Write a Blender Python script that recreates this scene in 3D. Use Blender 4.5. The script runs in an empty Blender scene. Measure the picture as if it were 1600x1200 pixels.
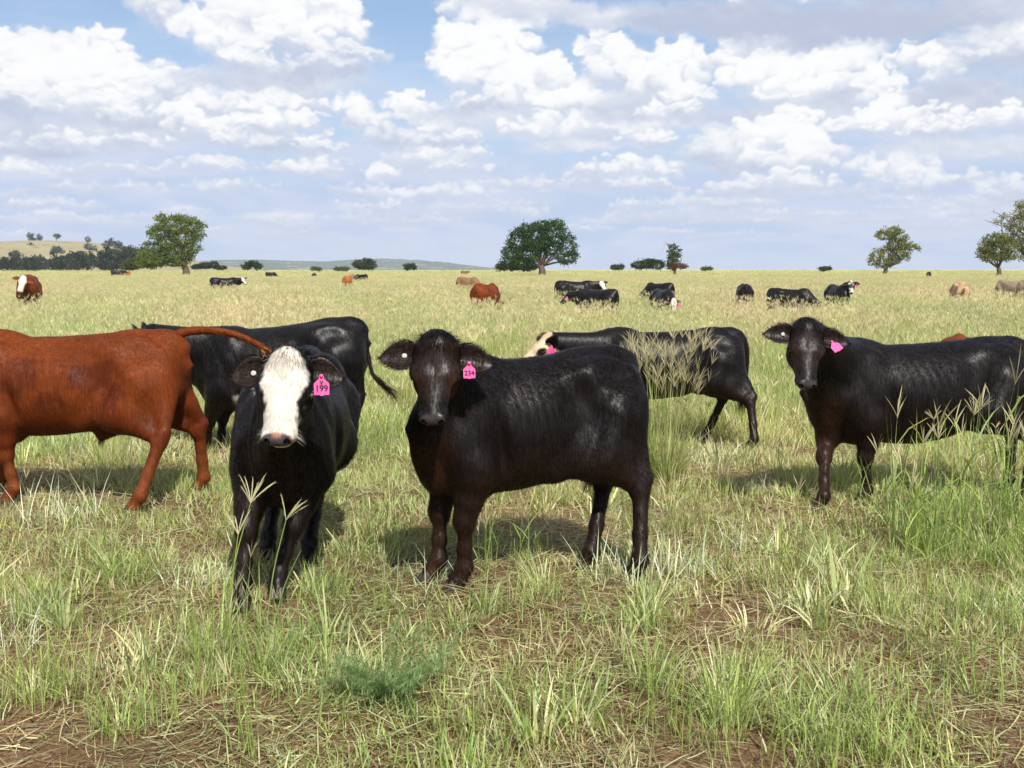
import bpy, math, random
import numpy as np
from mathutils import Vector, Matrix

# ------------------------------------------------------------------ camera, world, sun, exposure
SC = bpy.context.scene
COL = SC.collection
R = math.radians
EYE = 1.6
F_PX = 1700.0
PITCH = math.atan(179.0 / F_PX)
SUN_DIR = Vector((0.27, -0.88, 1.0)).normalized()      # towards the sun
SUN_EL = math.asin(SUN_DIR.z)
SUN_AZ = math.atan2(SUN_DIR.x, SUN_DIR.y)               # clockwise from +Y

cam_data = bpy.data.cameras.new('camera')
cam_data.sensor_width = 36.0
cam_data.lens = 36.0 * F_PX / 1600.0
cam_data.clip_start = 0.05
cam_data.clip_end = 30000.0
cam = bpy.data.objects.new('camera', cam_data)
COL.objects.link(cam)
cam.location = (0, 0, EYE)
cam.rotation_euler = (math.pi / 2 - PITCH, 0, 0)
SC.camera = cam
SC.view_settings.view_transform = 'Standard'
SC.view_settings.look = 'None'
SC.view_settings.exposure = 0.42
SC.view_settings.gamma = 1.0
SC.view_settings.use_curve_mapping = False
SC.render.engine = 'CYCLES'
SC.cycles.use_denoising = True
SC.cycles.max_bounces = 6
SC.cycles.diffuse_bounces = 3
SC.cycles.glossy_bounces = 2
SC.cycles.transmission_bounces = 3
SC.cycles.transparent_max_bounces = 6
SC.cycles.caustics_reflective = False
SC.cycles.caustics_refractive = False


def ray(px, py):
    dx = (px - 800.0) / F_PX
    dy = (600.0 - py) / F_PX
    return np.array([dx, math.cos(PITCH) + dy * math.sin(PITCH), -math.sin(PITCH) + dy * math.cos(PITCH)])


def ground(px, py):
    d = ray(px, py)
    t = -EYE / d[2]
    return d[0] * t, d[1] * t


def at(px, py, Y):
    d = ray(px, py)
    t = Y / d[1]
    return np.array([d[0] * t, Y, EYE + d[2] * t])


# ---- node helpers
class NT:
    def __init__(self, tree):
        self.t = tree
        self.n = tree.nodes
        self.l = tree.links

    def new(self, typ, **kw):
        nd = self.n.new(typ)
        for k, v in kw.items():
            setattr(nd, k, v)
        return nd

    def put(self, sock, v):
        if v is None:
            return
        if hasattr(v, 'is_linked') or hasattr(v, 'links'):
            self.l.new(v, sock)
        else:
            sock.default_value = v

    def math(self, op, a, b=None, c=None, clamp=False):
        nd = self.new('ShaderNodeMath', operation=op, use_clamp=clamp)
        for i, v in enumerate((a, b, c)):
            self.put(nd.inputs[i], v)
        return nd.outputs[0]

    def vmath(self, op, a, b=None, s=None):
        nd = self.new('ShaderNodeVectorMath', operation=op)
        self.put(nd.inputs[0], a)
        self.put(nd.inputs[1], b)
        if s is not None:
            self.put(nd.inputs['Scale'], s)
        return nd.outputs['Value'] if op in ('LENGTH', 'DOT_PRODUCT') else nd.outputs[0]

    def mix(self, f, a, b):
        nd = self.new('ShaderNodeMix', data_type='RGBA')
        self.put(nd.inputs[0], f)
        self.put(nd.inputs[6], a)
        self.put(nd.inputs[7], b)
        return nd.outputs[2]

    def range(self, v, a, b, c=0.0, d=1.0, smooth=False):
        nd = self.new('ShaderNodeMapRange')
        if smooth:
            nd.interpolation_type = 'SMOOTHSTEP'
        self.put(nd.inputs[0], v)
        for i, x in enumerate((a, b, c, d)):
            self.put(nd.inputs[1 + i], x)
        return nd.outputs[0]

    def noise(self, vec, scale, detail=4.0, rough=0.5, dist=0.0, dim='3D'):
        nd = self.new('ShaderNodeTexNoise', noise_dimensions=dim)
        self.put(nd.inputs['Vector'], vec)
        nd.inputs['Scale'].default_value = scale
        nd.inputs['Detail'].default_value = detail
        nd.inputs['Roughness'].default_value = rough
        nd.inputs['Distortion'].default_value = dist
        return nd

    def xyz(self, x, y, z):
        nd = self.new('ShaderNodeCombineXYZ')
        for i, v in enumerate((x, y, z)):
            self.put(nd.inputs[i], v)
        return nd.outputs[0]


def rgb(r, g, b):
    return (r, g, b, 1.0)


def s2l(r, g, b):
    f = lambda c: (c / 255.0 / 12.92) if c / 255.0 <= 0.04045 else ((c / 255.0 + 0.055) / 1.055) ** 2.4
    return (f(r), f(g), f(b), 1.0)


# ---- sky: Nishita behind cumulus; the clouds are worked out once into a direction map (azimuth, elevation)
def px_dir(px, py):
    d = ray(px, py)
    return math.atan2(d[0], d[1]), math.asin(d[2] / np.linalg.norm(d))


# (px, py, half width, half height, brightness, opacity, edge softness), far puffs first; sizes as seen, turned into directions below
PUFFS = [
    # low banks near the horizon, faint
    (120, 345, 170, 18, .62, .35, .6), (520, 345, 180, 20, .70, .35, .6), (760, 330, 120, 18, .75, .5, .5), (1010, 335, 150, 16, .7, .4, .6), (1330, 345, 160, 18, .6, .35, .6), (1560, 340, 120, 20, .65, .4, .6),
    (690, 305, 110, 22, .82, .75, .3), (560, 298, 60, 14, .72, .6, .3), (350, 292, 100, 14, .78, .65, .3), (150, 293, 110, 14, .75, .6, .3), (1090, 318, 120, 16, .72, .6, .3), (1290, 300, 110, 14, .72, .55, .3), (1500, 318, 110, 16, .72, .5, .4),
    (30, 262, 70, 24, .85, .7, .25), (160, 268, 110, 14, .75, .7, .3), (330, 262, 80, 20, .8, .7, .25), (480, 262, 70, 24, .82, .8, .25), (590, 270, 34, 22, .88, .8, .25), (700, 262, 70, 18, .80, .8, .25),
    (800, 285, 80, 16, .8, .7, .3), (920, 290, 90, 18, .75, .7, .3), (1010, 270, 50, 26, .85, .8, .25), (1400, 268, 70, 30, .82, .8, .25), (1480, 285, 100, 22, .72, .8, .3), (1585, 300, 60, 22, .72, .7, .3),
    (935, 270, 70, 22, .88, .85, .2), (1000, 290, 60, 14, .82, .8, .25), (640, 245, 55, 28, .84, .8, .25), (720, 242, 60, 18, .84, .75, .25),
    # left mass
    (70, 215, 170, 36, .42, .9, .4), (220, 205, 150, 30, .45, .9, .4), (60, 235, 90, 16, .60, .8, .3), (200, 226, 90, 18, .76, .85, .2), (90, 224, 60, 22, .75, .8, .25),
    (300, 150, 40, 45, .62, .7, .4), (255, 120, 40, 30, .7, .6, .4),
    (20, 125, 85, 62, .66, 1, .2), (70, 105, 60, 50, .75, 1, .2), (158, 92, 42, 44, .95, 1, .12), (125, 120, 60, 45, .88, 1, .15), (185, 128, 42, 38, .92, 1, .12), (60, 150, 90, 42, .78, 1, .18), (170, 165, 90, 34, .80, 1, .18), (25, 160, 60, 30, .72, 1, .2),
    (245, 145, 45, 55, .78, .9, .25), (225, 185, 90, 22, .68, 1, .25),
    (330, 165, 45, 30, .80, .9, .2), (310, 192, 60, 30, .82, 1, .18), (360, 205, 75, 28, .85, 1, .18), (430, 222, 100, 24, .72, 1, .2), (490, 232, 50, 18, .80, .9, .2),
    # tower with a flat base, centre left
    (425, 150, 46, 32, .94, 1, .12), (400, 168, 48, 26, .86, 1, .15), (470, 165, 44, 22, .82, 1, .18), (440, 192, 80, 24, .82, 1, .15), (410, 195, 40, 20, .86, 1, .15),
    # small hooked one
    (548, 168, 34, 24, .84, .85, .2), (580, 190, 44, 34, .72, .8, .3), (620, 215, 60, 30, .62, .8, .35),
    (632, 160, 28, 22, .98, 1, .12), (655, 178, 36, 26, .95, 1, .12), (690, 196, 40, 22, .92, 1, .14), (725, 210, 40, 16, .88, 1, .16), (690, 222, 70, 14, .58, .9, .3),
    # top centre-left
    (240, 8, 42, 34, .66, .7, .45), (262, 30, 26, 34, .64, .6, .5),
    (420, 125, 160, 28, .42, .9, .4), (330, 50, 50, 42, .90, 1, .12), (360, 62, 60, 36, .88, 1, .15), (420, 20, 90, 60, .95, 1, .12), (500, 18, 70, 56, .96, 1, .12), (540, 40, 36, 40, .90, 1, .14), (450, 72, 110, 36, .80, 1, .2), (560, 92, 50, 26, .62, .85, .35), (500, 108, 100, 24, .60, .95, .3), (385, 95, 60, 24, .78, .9, .25),
    # big bright mass right of the blue
    (700, 8, 30, 24, .85, .9, .2), (745, 175, 130, 24, .45, .9, .4), (940, 190, 160, 30, .50, .9, .4),
    (712, 78, 46, 54, .96, 1, .12), (770, 60, 70, 50, .96, 1, .12), (745, 118, 72, 42, .92, 1, .14), (800, 100, 50, 40, .95, 1, .12), (830, 145, 70, 46, .95, 1, .12), (735, 160, 50, 20, .72, .9, .25), (860, 120, 36, 30, .95, 1, .12), (900, 165, 70, 40, .92, 1, .13), (960, 200, 80, 32, .88, 1, .15), (870, 205, 100, 28, .84, 1, .18), (1010, 218, 50, 20, .84, 1, .18), (900, 232, 120, 12, .50, .8, .4),
    # centre right
    (1000, 165, 130, 32, .40, .9, .4), (935, 75, 44, 34, .82, .9, .2), (950, 110, 56, 42, .78, 1, .2), (1055, 110, 56, 46, .92, 1, .13), (1020, 130, 56, 36, .84, 1, .16), (1080, 150, 40, 32, .80, 1, .2), (1050, 172, 60, 18, .82, .9, .2),
    (1280, 180, 200, 40, .36, .95, .4),
    (1160, 90, 54, 44, .90, 1, .13), (1210, 75, 70, 42, .88, 1, .16), (1270, 90, 80, 42, .84, 1, .18), (1330, 110, 56, 40, .88, 1, .14), (1200, 125, 90, 40, .96, 1, .13), (1270, 140, 80, 30, .94, 1, .14), (1375, 140, 34, 40, .90, 1, .13), (1400, 160, 46, 26, .90, 1, .14),
    (1450, 95, 60, 28, .94, 1, .12), (1480, 112, 34, 30, .92, 1, .12), (1520, 170, 120, 60, .30, .8, .5),
    (1190, 215, 50, 40, .94, 1, .14), (1235, 210, 50, 42, .92, 1, .14), (1260, 250, 50, 36, .86, 1, .16), (1165, 250, 60, 36, .80, 1, .18), (1230, 285, 90, 22, .86, 1, .16), (1150, 290, 60, 20, .76, .9, .2), (1120, 235, 50, 40, .62, .8, .35),
    (1400, 190, 110, 26, .84, 1, .16), (1330, 200, 50, 18, .84, 1, .16), (1470, 205, 90, 20, .78, 1, .2), (1580, 190, 60, 26, .90, 1, .14), (1520, 235, 160, 18, .52, .8, .4),
    # dark roof of the near cloud along the top right
    (1560, 80, 90, 46, .62, .9, .3), (1590, 70, 60, 40, .75, .9, .25),
    (820, 12, 150, 34, .55, .95, .35), (960, 22, 120, 26, .42, .9, .4), (1110, 32, 150, 38, .12, .95, .35), (1290, 40, 190, 46, .06, .97, .35), (1450, 30, 150, 44, .10, .95, .35), (1560, 10, 90, 40, .30, .95, .35), (1240, -2, 120, 12, .75, .8, .4),
]


SKY_W, SKY_H, SKY_S = 1760, 560, 1420.0          # texels, texels, texels per radian
SKY_E0 = -0.012


def noise2(w, h, cell, rs):
    """smooth value noise on a grid"""
    gw, gh = int(w / cell[0]) + 3, int(h / cell[1]) + 3
    g = rs.rand(gh, gw).astype(np.float32)
    x = np.arange(w) / cell[0]
    y = np.arange(h) / cell[1]
    xi, yi = x.astype(int), y.astype(int)
    fx, fy = x - xi, y - yi
    fx = fx * fx * (3 - 2 * fx)
    fy = (fy * fy * (3 - 2 * fy))[:, None]
    a = g[yi][:, xi] * (1 - fx) + g[yi][:, xi + 1] * fx
    b = g[yi + 1][:, xi] * (1 - fx) + g[yi + 1][:, xi + 1] * fx
    return a * (1 - fy) + b * fy


def fbm2(w, h, cell, rs, octaves=5, gain=0.55):
    s, a, t = 0.0, 1.0, 0.0
    for k in range(octaves):
        s = s + a * noise2(w, h, (max(cell[0] / 2 ** k, 1.5), max(cell[1] / 2 ** k, 1.5)), rs)
        t += a
        a *= gain
    return s / t


def sample2(img, x, y):
    h, w = img.shape[:2]
    x = np.clip(x, 0, w - 1.001)
    y = np.clip(y, 0, h - 1.001)
    xi, yi = x.astype(int), y.astype(int)
    fx, fy = (x - xi), (y - yi)
    if img.ndim == 3:
        fx, fy = fx[..., None], fy[..., None]
    return (img[yi, xi] * (1 - fx) + img[yi, xi + 1] * fx) * (1 - fy) + (img[yi + 1, xi] * (1 - fx) + img[yi + 1, xi + 1] * fx) * fy


def make_clouds():
    rs = np.random.RandomState(21)
    far_rows = [(rs.uniform(-60, 1660), rs.choice([366, 356, 345, 332, 318, 300]) + rs.uniform(-5, 5), rs.uniform(30, 95), rs.uniform(6, 13), rs.uniform(.66, .90), rs.uniform(.5, .9), .28) for _ in range(54)]
    L = np.full((SKY_H, SKY_W), 0.5, np.float32)      # brightness 0 grey base .. 1 sunlit top
    A = np.zeros((SKY_H, SKY_W), np.float32)

    def disc(cx, cy, rx, ry, lum, op, soft, shade):
        x0, x1 = int(cx - rx - 2), int(cx + rx + 3)
        y0, y1 = int(cy - ry - 2), int(cy + ry + 3)
        x0, y0, x1, y1 = max(x0, 0), max(y0, 0), min(x1, SKY_W), min(y1, SKY_H)
        if x1 <= x0 or y1 <= y0:
            return
        yy, xx = np.mgrid[y0:y1, x0:x1]
        u = (xx - cx) / rx
        v = (yy - cy) / ry
        r = np.sqrt(u * u + v * v)
        t = np.clip((1 - r) / soft, 0, 1)
        a = t * t * (3 - 2 * t) * op
        # lower side of every puff lets go softly, so that it sits on the one below
        a = a * np.clip(1.0 + 0.85 * np.minimum(v, 0), 0.15, 1)
        l = np.clip(lum + shade * (v * 0.9 - 0.12 * u), 0, 1.05)
        L[y0:y1, x0:x1] += (l - L[y0:y1, x0:x1]) * a
        A[y0:y1, x0:x1] = 1 - (1 - A[y0:y1, x0:x1]) * (1 - a)

    for (px, py, rx, ry, lum, op, so) in sorted(far_rows, key=lambda t: -t[1]) + PUFFS:
        az, el = px_dir(px, py)
        cx, cy = az * SKY_S + SKY_W / 2, (el - SKY_E0) * SKY_S
        k = SKY_S / F_PX * 1.02
        rx, ry = rx * k, ry * k
        far = np.clip((0.10 - el) / 0.08, 0, 1)
        if lum < 0.56:                                 # grey roof or base: a few broad soft sheets
            disc(cx, cy, rx * 1.1, ry * 1.15, lum, op * 0.9, 0.8, 0.10)
            for _ in range(14):
                a_ = rs.uniform(0, 2 * math.pi)
                q = rs.uniform(0, 0.75)
                disc(cx + rx * q * math.cos(a_), cy + ry * q * math.sin(a_), rx * rs.uniform(.3, .6), ry * rs.uniform(.35, .7), lum + rs.uniform(-.08, .10), op * 0.7, 0.8, 0.10)
            continue
        disc(cx, cy - 0.1 * ry, rx * 0.92, ry * 0.82, lum - 0.34, op, 0.45, 0.40)
        n = int(16 + rx * ry / 60)
        kids = []
        for _ in range(n):
            a_ = rs.uniform(-0.35, math.pi + 0.35)
            q = rs.uniform(0.15, 0.93)
            rr = (0.16 + 0.34 * rs.rand() ** 1.8) * min(ry, rx * 0.8)
            x_, y_ = rx * q * math.cos(a_), ry * (q * math.sin(a_))
            y_ = max(y_, -0.42 * ry)
            kids.append((y_, x_, rr))
        kids.sort(key=lambda t: -t[0])
        for y_, x_, rr in kids:
            hgt = y_ / ry
            disc(cx + x_, cy + y_, rr * rs.uniform(1.0, 1.5), rr * rs.uniform(.75, 1.0), lum + 0.24 * hgt + rs.uniform(-.06, .05) - 0.15, op * rs.uniform(.75, 1.0), min(0.9, 0.34 + so * 0.5), 0.46 * (1 - 0.5 * far))
    # fractal edges: one warp for everything, finer towards the horizon
    yy, xx = np.mgrid[0:SKY_H, 0:SKY_W].astype(np.float32)
    amp = np.clip(0.35 + (yy / SKY_S) / 0.16 * 0.65, 0.35, 1.15)
    for cell, am in (((46, 34), 13.0), ((16, 12), 6.5), ((6.5, 5.5), 2.6)):
        dx = (fbm2(SKY_W, SKY_H, cell, rs, 3) - 0.5) * 2 * am * amp
        dy = (fbm2(SKY_W, SKY_H, cell, rs, 3) - 0.5) * 2 * am * amp * 0.8
        L = sample2(L, xx + dx, yy + dy)
        A = sample2(A, xx + dx, yy + dy)
    # wisps: thin the soft rims unevenly
    n = fbm2(SKY_W, SKY_H, (34, 22), rs, 5, 0.6)
    A = np.clip(A * (1 + 1.0 * (n - 0.5) * (1 - A) * 4), 0, 1)
    # large-scale relief: sun-facing sides of the billows
    b = fbm2(SKY_W, SKY_H, (58, 40), rs, 4, 0.5)
    g = b - np.roll(b, (-5, -2), (0, 1))
    L = L + g * 0.9 + (b - 0.5) * 0.14
    sst = lambda t: np.clip(t, 0, 1) ** 2 * (3 - 2 * np.clip(t, 0, 1))
    Ls = sst(L * 0.98)[..., None]
    lo = np.array(s2l(190, 199, 222)[:3])
    mi = np.array(s2l(222, 228, 241)[:3])
    hi = np.array(s2l(255, 255, 255)[:3]) * 1.02
    C = np.where(Ls < 0.5, lo + (mi - lo) * Ls * 2, mi + (hi - mi) * (Ls * 2 - 1))
    # distance softens the low clouds
    el = yy / SKY_S + SKY_E0
    hz = np.clip((0.115 - el) / 0.11, 0, 1)[..., None] ** 1.2 * 0.40
    C = C * (1 - hz) + np.array(s2l(207, 217, 241)[:3]) * hz
    edge = np.minimum(np.minimum(xx, SKY_W - 1 - xx) / 90, (SKY_H - 1 - yy) / 60)
    A = A * sst(edge)
    out = np.ones((SKY_H, SKY_W, 4), np.float32)
    out[..., :3] = C
    out[..., 3] = A
    im = bpy.data.images.new('cloud_map', SKY_W, SKY_H, alpha=True, float_buffer=True)
    im.colorspace_settings.name = 'Linear Rec.709'
    im.alpha_mode = 'CHANNEL_PACKED'
    im.pixels.foreach_set(out.ravel())
    im.update()
    im.pack()
    return im


wd = bpy.data.worlds.new('World')
SC.world = wd
wd.use_nodes = True
T = NT(wd.node_tree)
T.n.clear()
tc = T.new('ShaderNodeTexCoord')
D = T.vmath('NORMALIZE', tc.outputs['Generated'])
sp = T.new('ShaderNodeSeparateXYZ')
T.l.new(D, sp.inputs[0])
AZ = T.math('ARCTAN2', sp.outputs[0], sp.outputs[1])
EL = T.math('ARCSINE', sp.outputs[2])
P0 = T.xyz(AZ, EL, 0.0)

# open sky
sky = T.new('ShaderNodeTexSky', sky_type='NISHITA')
sky.sun_disc = False
sky.sun_elevation = SUN_EL
sky.sun_rotation = SUN_AZ
sky.altitude = 300
sky.air_density = 1.0
sky.dust_density = 0.6
sky.ozone_density = 2.0

# thin veil, thicker towards the horizon, streaked
st = T.noise(T.vmath('MULTIPLY', P0, (7.0, 34.0, 0.0)), 1.0, 4, 0.55, 0.3, dim='2D')
veil = T.math('MULTIPLY', T.range(EL, 0.30, 0.02, 0.22, 1.0), T.range(st.outputs[0], 0.30, 0.62, 0.66, 1.0), clamp=True)
veil = T.math('ADD', veil, T.range(EL, 0.16, 0.0, 0.0, 0.6), clamp=True)
veil = T.math('MULTIPLY', veil, T.range(EL, 0.24, 0.13, 0.40, 1.0, smooth=True))
vcol = T.mix(T.range(st.outputs[0], 0.38, 0.64, 0.0, 1.0, smooth=True), s2l(194, 211, 240), s2l(211, 221, 243))
# clouds of the same kind over the rest of the sky (outside the designed part)
pl = T.vmath('MULTIPLY', D, (1, 1, 1))
dv = T.math('ADD', T.math('ABSOLUTE', sp.outputs[2]), 0.12)
plane = T.xyz(T.math('DIVIDE', sp.outputs[0], dv), T.math('DIVIDE', sp.outputs[1], dv), 0.0)
gn = T.noise(plane, 1.15, 6, 0.58, 0.3, dim='2D')
gn2 = T.noise(T.vmath('ADD', plane, (0.05, 0.12, 0)), 1.15, 6, 0.58, 0.3, dim='2D')
inaz = T.range(T.math('ABSOLUTE', AZ), 0.50, 0.62, 0.0, 1.0, smooth=True)
inel = T.range(EL, 0.235, 0.30, 0.0, 1.0, smooth=True)
outm = T.math('MAXIMUM', inaz, inel)
ga = T.math('MULTIPLY', T.range(gn.outputs[0], 0.44, 0.54, 0.0, 0.95, smooth=True), outm)
gl = T.math('ADD', 0.62, T.math('MULTIPLY', T.math('SUBTRACT', gn.outputs[0], gn2.outputs[0]), 3.2), clamp=True)
gc = T.mix(gl, s2l(178, 184, 214), s2l(255, 255, 255))
col, alp = T.mix(ga, vcol, gc), T.math('SUBTRACT', 1.0, T.math('MULTIPLY', T.math('SUBTRACT', 1.0, veil), T.math('SUBTRACT', 1.0, ga)))
im = T.new('ShaderNodeTexImage', image=make_clouds(), interpolation='Cubic', extension='CLIP')
T.l.new(T.xyz(T.math('MULTIPLY_ADD', AZ, SKY_S / SKY_W, 0.5), T.math('MULTIPLY', T.math('SUBTRACT', EL, SKY_E0), SKY_S / SKY_H), 0.0), im.inputs[0])
ia = T.math('MAXIMUM', im.outputs['Alpha'], 0.0)
col = T.mix(ia, col, im.outputs['Color'])
alp = T.math('SUBTRACT', 1.0, T.math('MULTIPLY', T.math('SUBTRACT', 1.0, alp), T.math('SUBTRACT', 1.0, ia)))
bg1 = T.new('ShaderNodeBackground')
T.l.new(sky.outputs[0], bg1.inputs[0])
bg1.inputs[1].default_value = 0.096
bg2 = T.new('ShaderNodeBackground')
T.l.new(col, bg2.inputs[0])
bg2.inputs[1].default_value = 0.735
mx = T.new('ShaderNodeMixShader')
T.l.new(alp, mx.inputs[0])
T.l.new(bg1.outputs[0], mx.inputs[1])
T.l.new(bg2.outputs[0], mx.inputs[2])
ow = T.new('ShaderNodeOutputWorld')
T.l.new(mx.outputs[0], ow.inputs[0])
wd.cycles.sampling_method = 'MANUAL'
wd.cycles.sample_map_resolution = 512


sun_data = bpy.data.lights.new('sun', 'SUN')
sun_data.energy = 5.0
sun_data.angle = R(0.53)
sun_data.color = (1.0, 0.955, 0.88)
sun = bpy.data.objects.new('sun', sun_data)
COL.objects.link(sun)
sun.rotation_euler = SUN_DIR.to_track_quat('Z', 'Y').to_euler()
sun.location = (8, -6, 12)


# ------------------------------------------------------------------ object helpers
def tag(o, label=None, cat=None, group=None, kind=None):
    if label:
        o['label'] = label
    if cat:
        o['category'] = cat
    if group:
        o['group'] = group
    if kind:
        o['kind'] = kind
    return o


def empty(name, loc, rz=0.0):
    o = bpy.data.objects.new(name, None)
    o.location = loc
    o.rotation_euler = (0, 0, rz)
    o.empty_display_size = 0.2
    COL.objects.link(o)
    return o


def mesh_obj(name, verts, faces, mat, parent=None, smooth=True, link=True):
    """faces: list of tuples, or an (n,3)/(n,4) int array"""
    me = bpy.data.meshes.new(name)
    verts = np.asarray(verts, dtype=np.float32)
    if isinstance(faces, np.ndarray):
        k = faces.shape[1]
        me.vertices.add(len(verts))
        me.vertices.foreach_set('co', verts.ravel())
        me.loops.add(faces.size)
        me.loops.foreach_set('vertex_index', faces.astype(np.int32).ravel())
        me.polygons.add(len(faces))
        me.polygons.foreach_set('loop_start', np.arange(0, faces.size, k, dtype=np.int32))
        me.polygons.foreach_set('loop_total', np.full(len(faces), k, dtype=np.int32))
    else:
        me.from_pydata(verts.tolist(), [], faces)
    me.update(calc_edges=True)
    if smooth:
        me.polygons.foreach_set('use_smooth', np.ones(len(me.polygons), dtype=bool))
    if mat is not None:
        me.materials.append(mat)
    o = bpy.data.objects.new(name, me)
    if link:
        COL.objects.link(o)
    if parent is not None:
        o.parent = parent
    return o


def set_col(o, cols, name='Col'):
    me = o.data
    at_ = me.color_attributes.new(name, 'FLOAT_COLOR', 'POINT')
    c = np.ones((len(me.vertices), 4), dtype=np.float32)
    cols = np.asarray(cols)
    c[:, :cols.shape[1]] = cols
    at_.data.foreach_set('color', c.ravel())


def tube_arrays(pts, rad, nseg=8, flat=None):
    """swept tube through pts with radii; returns verts, faces(list)"""
    pts = [np.array(p, float) for p in pts]
    n = len(pts)
    V, Fc = [], []
    up = np.array([0.13, 0.21, 0.97])
    prev = None
    for i, p in enumerate(pts):
        t = pts[min(i + 1, n - 1)] - pts[max(i - 1, 0)]
        t /= (np.linalg.norm(t) + 1e-9)
        a = (up if prev is None else prev)
        a = a - t * a.dot(t)
        if np.linalg.norm(a) < 1e-3:
            a = np.cross(t, [1, 0, 0.3])
        a /= np.linalg.norm(a)
        prev = a
        b = np.cross(t, a)
        for k in range(nseg):
            th = 2 * math.pi * k / nseg
            V.append(p + rad[i] * (a * math.cos(th) + b * math.sin(th)))
    for i in range(n - 1):
        for k in range(nseg):
            k2 = (k + 1) % nseg
            Fc.append((i * nseg + k, i * nseg + k2, (i + 1) * nseg + k2, (i + 1) * nseg + k))
    Fc.append(tuple(reversed(range(nseg))))
    Fc.append(tuple((n - 1) * nseg + k for k in range(nseg)))
    return V, Fc


def smooth_path(pts, n):
    pts = np.array(pts, float)
    m = len(pts)
    P = np.vstack([2 * pts[0] - pts[1], pts, 2 * pts[-1] - pts[-2]])
    out = []
    for q in np.linspace(0, m - 1 - 1e-6, n):
        i = int(q)
        t = q - i
        a, b, c, d = P[i], P[i + 1], P[i + 2], P[i + 3]
        out.append(0.5 * ((2 * b) + (-a + c) * t + (2 * a - 5 * b + 4 * c - d) * t * t + (-a + 3 * b - 3 * c + d) * t ** 3))
    return out


class Geo:
    """collects verts / faces / per-vertex colour, links as ONE mesh"""
    def __init__(self):
        self.v, self.f, self.c = [], [], []

    def add(self, V, Fc, col=(1, 1, 1)):
        o = len(self.v)
        self.v += [tuple(x) for x in V]
        self.f += [tuple(i + o for i in f) for f in Fc]
        self.c += [tuple(col)] * len(V)

    def build(self, name, mat, parent=None, smooth=True, link=True):
        o = mesh_obj(name, self.v, self.f, mat, parent, smooth, link)
        set_col(o, np.array(self.c).reshape(-1, 3))
        return o


# ---- numpy value noise
_rs = np.random.RandomState(7)
_tab = _rs.rand(32, 32, 32).astype(np.float32)


def vnoise(P, scale):
    q = np.asarray(P, dtype=np.float32) * scale
    i = np.floor(q).astype(int)
    f = q - i
    f = f * f * (3 - 2 * f)
    r = 0
    for dx in (0, 1):
        for dy in (0, 1):
            for dz in (0, 1):
                w = (f[:, 0] if dx else 1 - f[:, 0]) * (f[:, 1] if dy else 1 - f[:, 1]) * (f[:, 2] if dz else 1 - f[:, 2])
                r = r + w * _tab[(i[:, 0] + dx) % 32, (i[:, 1] + dy) % 32, (i[:, 2] + dz) % 32]
    return r


def fbm(P, scale, oct=3):
    s, a, t = 0, 1.0, 0
    for k in range(oct):
        s = s + a * vnoise(P + 3.1 * k, scale * 2.03 ** k)
        t += a
        a *= 0.5
    return s / t

# ------------------------------------------------------------------ cattle: one implicit surface per body
def smin(a, b, k):
    h = np.clip(0.5 + 0.5 * (b - a) / k, 0, 1)
    return b * (1 - h) + a * h - k * h * (1 - h)


def smax(a, b, k):
    return -smin(-a, -b, k)


def sd_cone(P, a, b, ra, rb):
    a = np.asarray(a, np.float32)
    b = np.asarray(b, np.float32)
    ba = b - a
    pa = P - a
    t = np.clip(pa @ ba / max(float(ba @ ba), 1e-9), 0, 1)
    d = pa - t[:, None] * ba
    return np.sqrt((d * d).sum(1)) - (ra + (rb - ra) * t)


def sd_ell(P, c, r, M=None):
    q = P - np.asarray(c, np.float32)
    if M is not None:
        q = q @ M.astype(np.float32)
    r = np.asarray(r, np.float32)
    k0 = np.sqrt(((q / r) ** 2).sum(1))
    k1 = np.sqrt(((q / (r * r)) ** 2).sum(1)) + 1e-9
    return k0 * (k0 - 1.0) / k1


def roty(deg):
    a = R(deg)
    return np.array([[math.cos(a), 0, math.sin(a)], [0, 1, 0], [-math.sin(a), 0, math.cos(a)]])


PROFILE = np.array([  # x, top, bottom, half width
    (-0.80, 1.02, 0.84, 0.060),
    (-0.76, 1.07, 0.70, 0.150),
    (-0.66, 1.115, 0.62, 0.205),
    (-0.52, 1.140, 0.575, 0.232),
    (-0.38, 1.135, 0.535, 0.245),
    (-0.20, 1.120, 0.480, 0.268),
    (0.00, 1.110, 0.450, 0.276),
    (0.18, 1.108, 0.445, 0.262),
    (0.32, 1.120, 0.450, 0.236),
    (0.46, 1.110, 0.475, 0.200),
    (0.56, 1.050, 0.530, 0.160),
    (0.64, 0.960, 0.610, 0.105)])
_fx = np.linspace(-0.80, 0.64, 240)
_prof = []
for _c in (1, 2, 3):
    _y = np.interp(_fx, PROFILE[:, 0], PROFILE[:, _c])
    _k = np.hanning(21)
    _k /= _k.sum()
    _prof.append(np.convolve(np.pad(_y, 10, mode='edge'), _k, 'valid').astype(np.float32))


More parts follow.
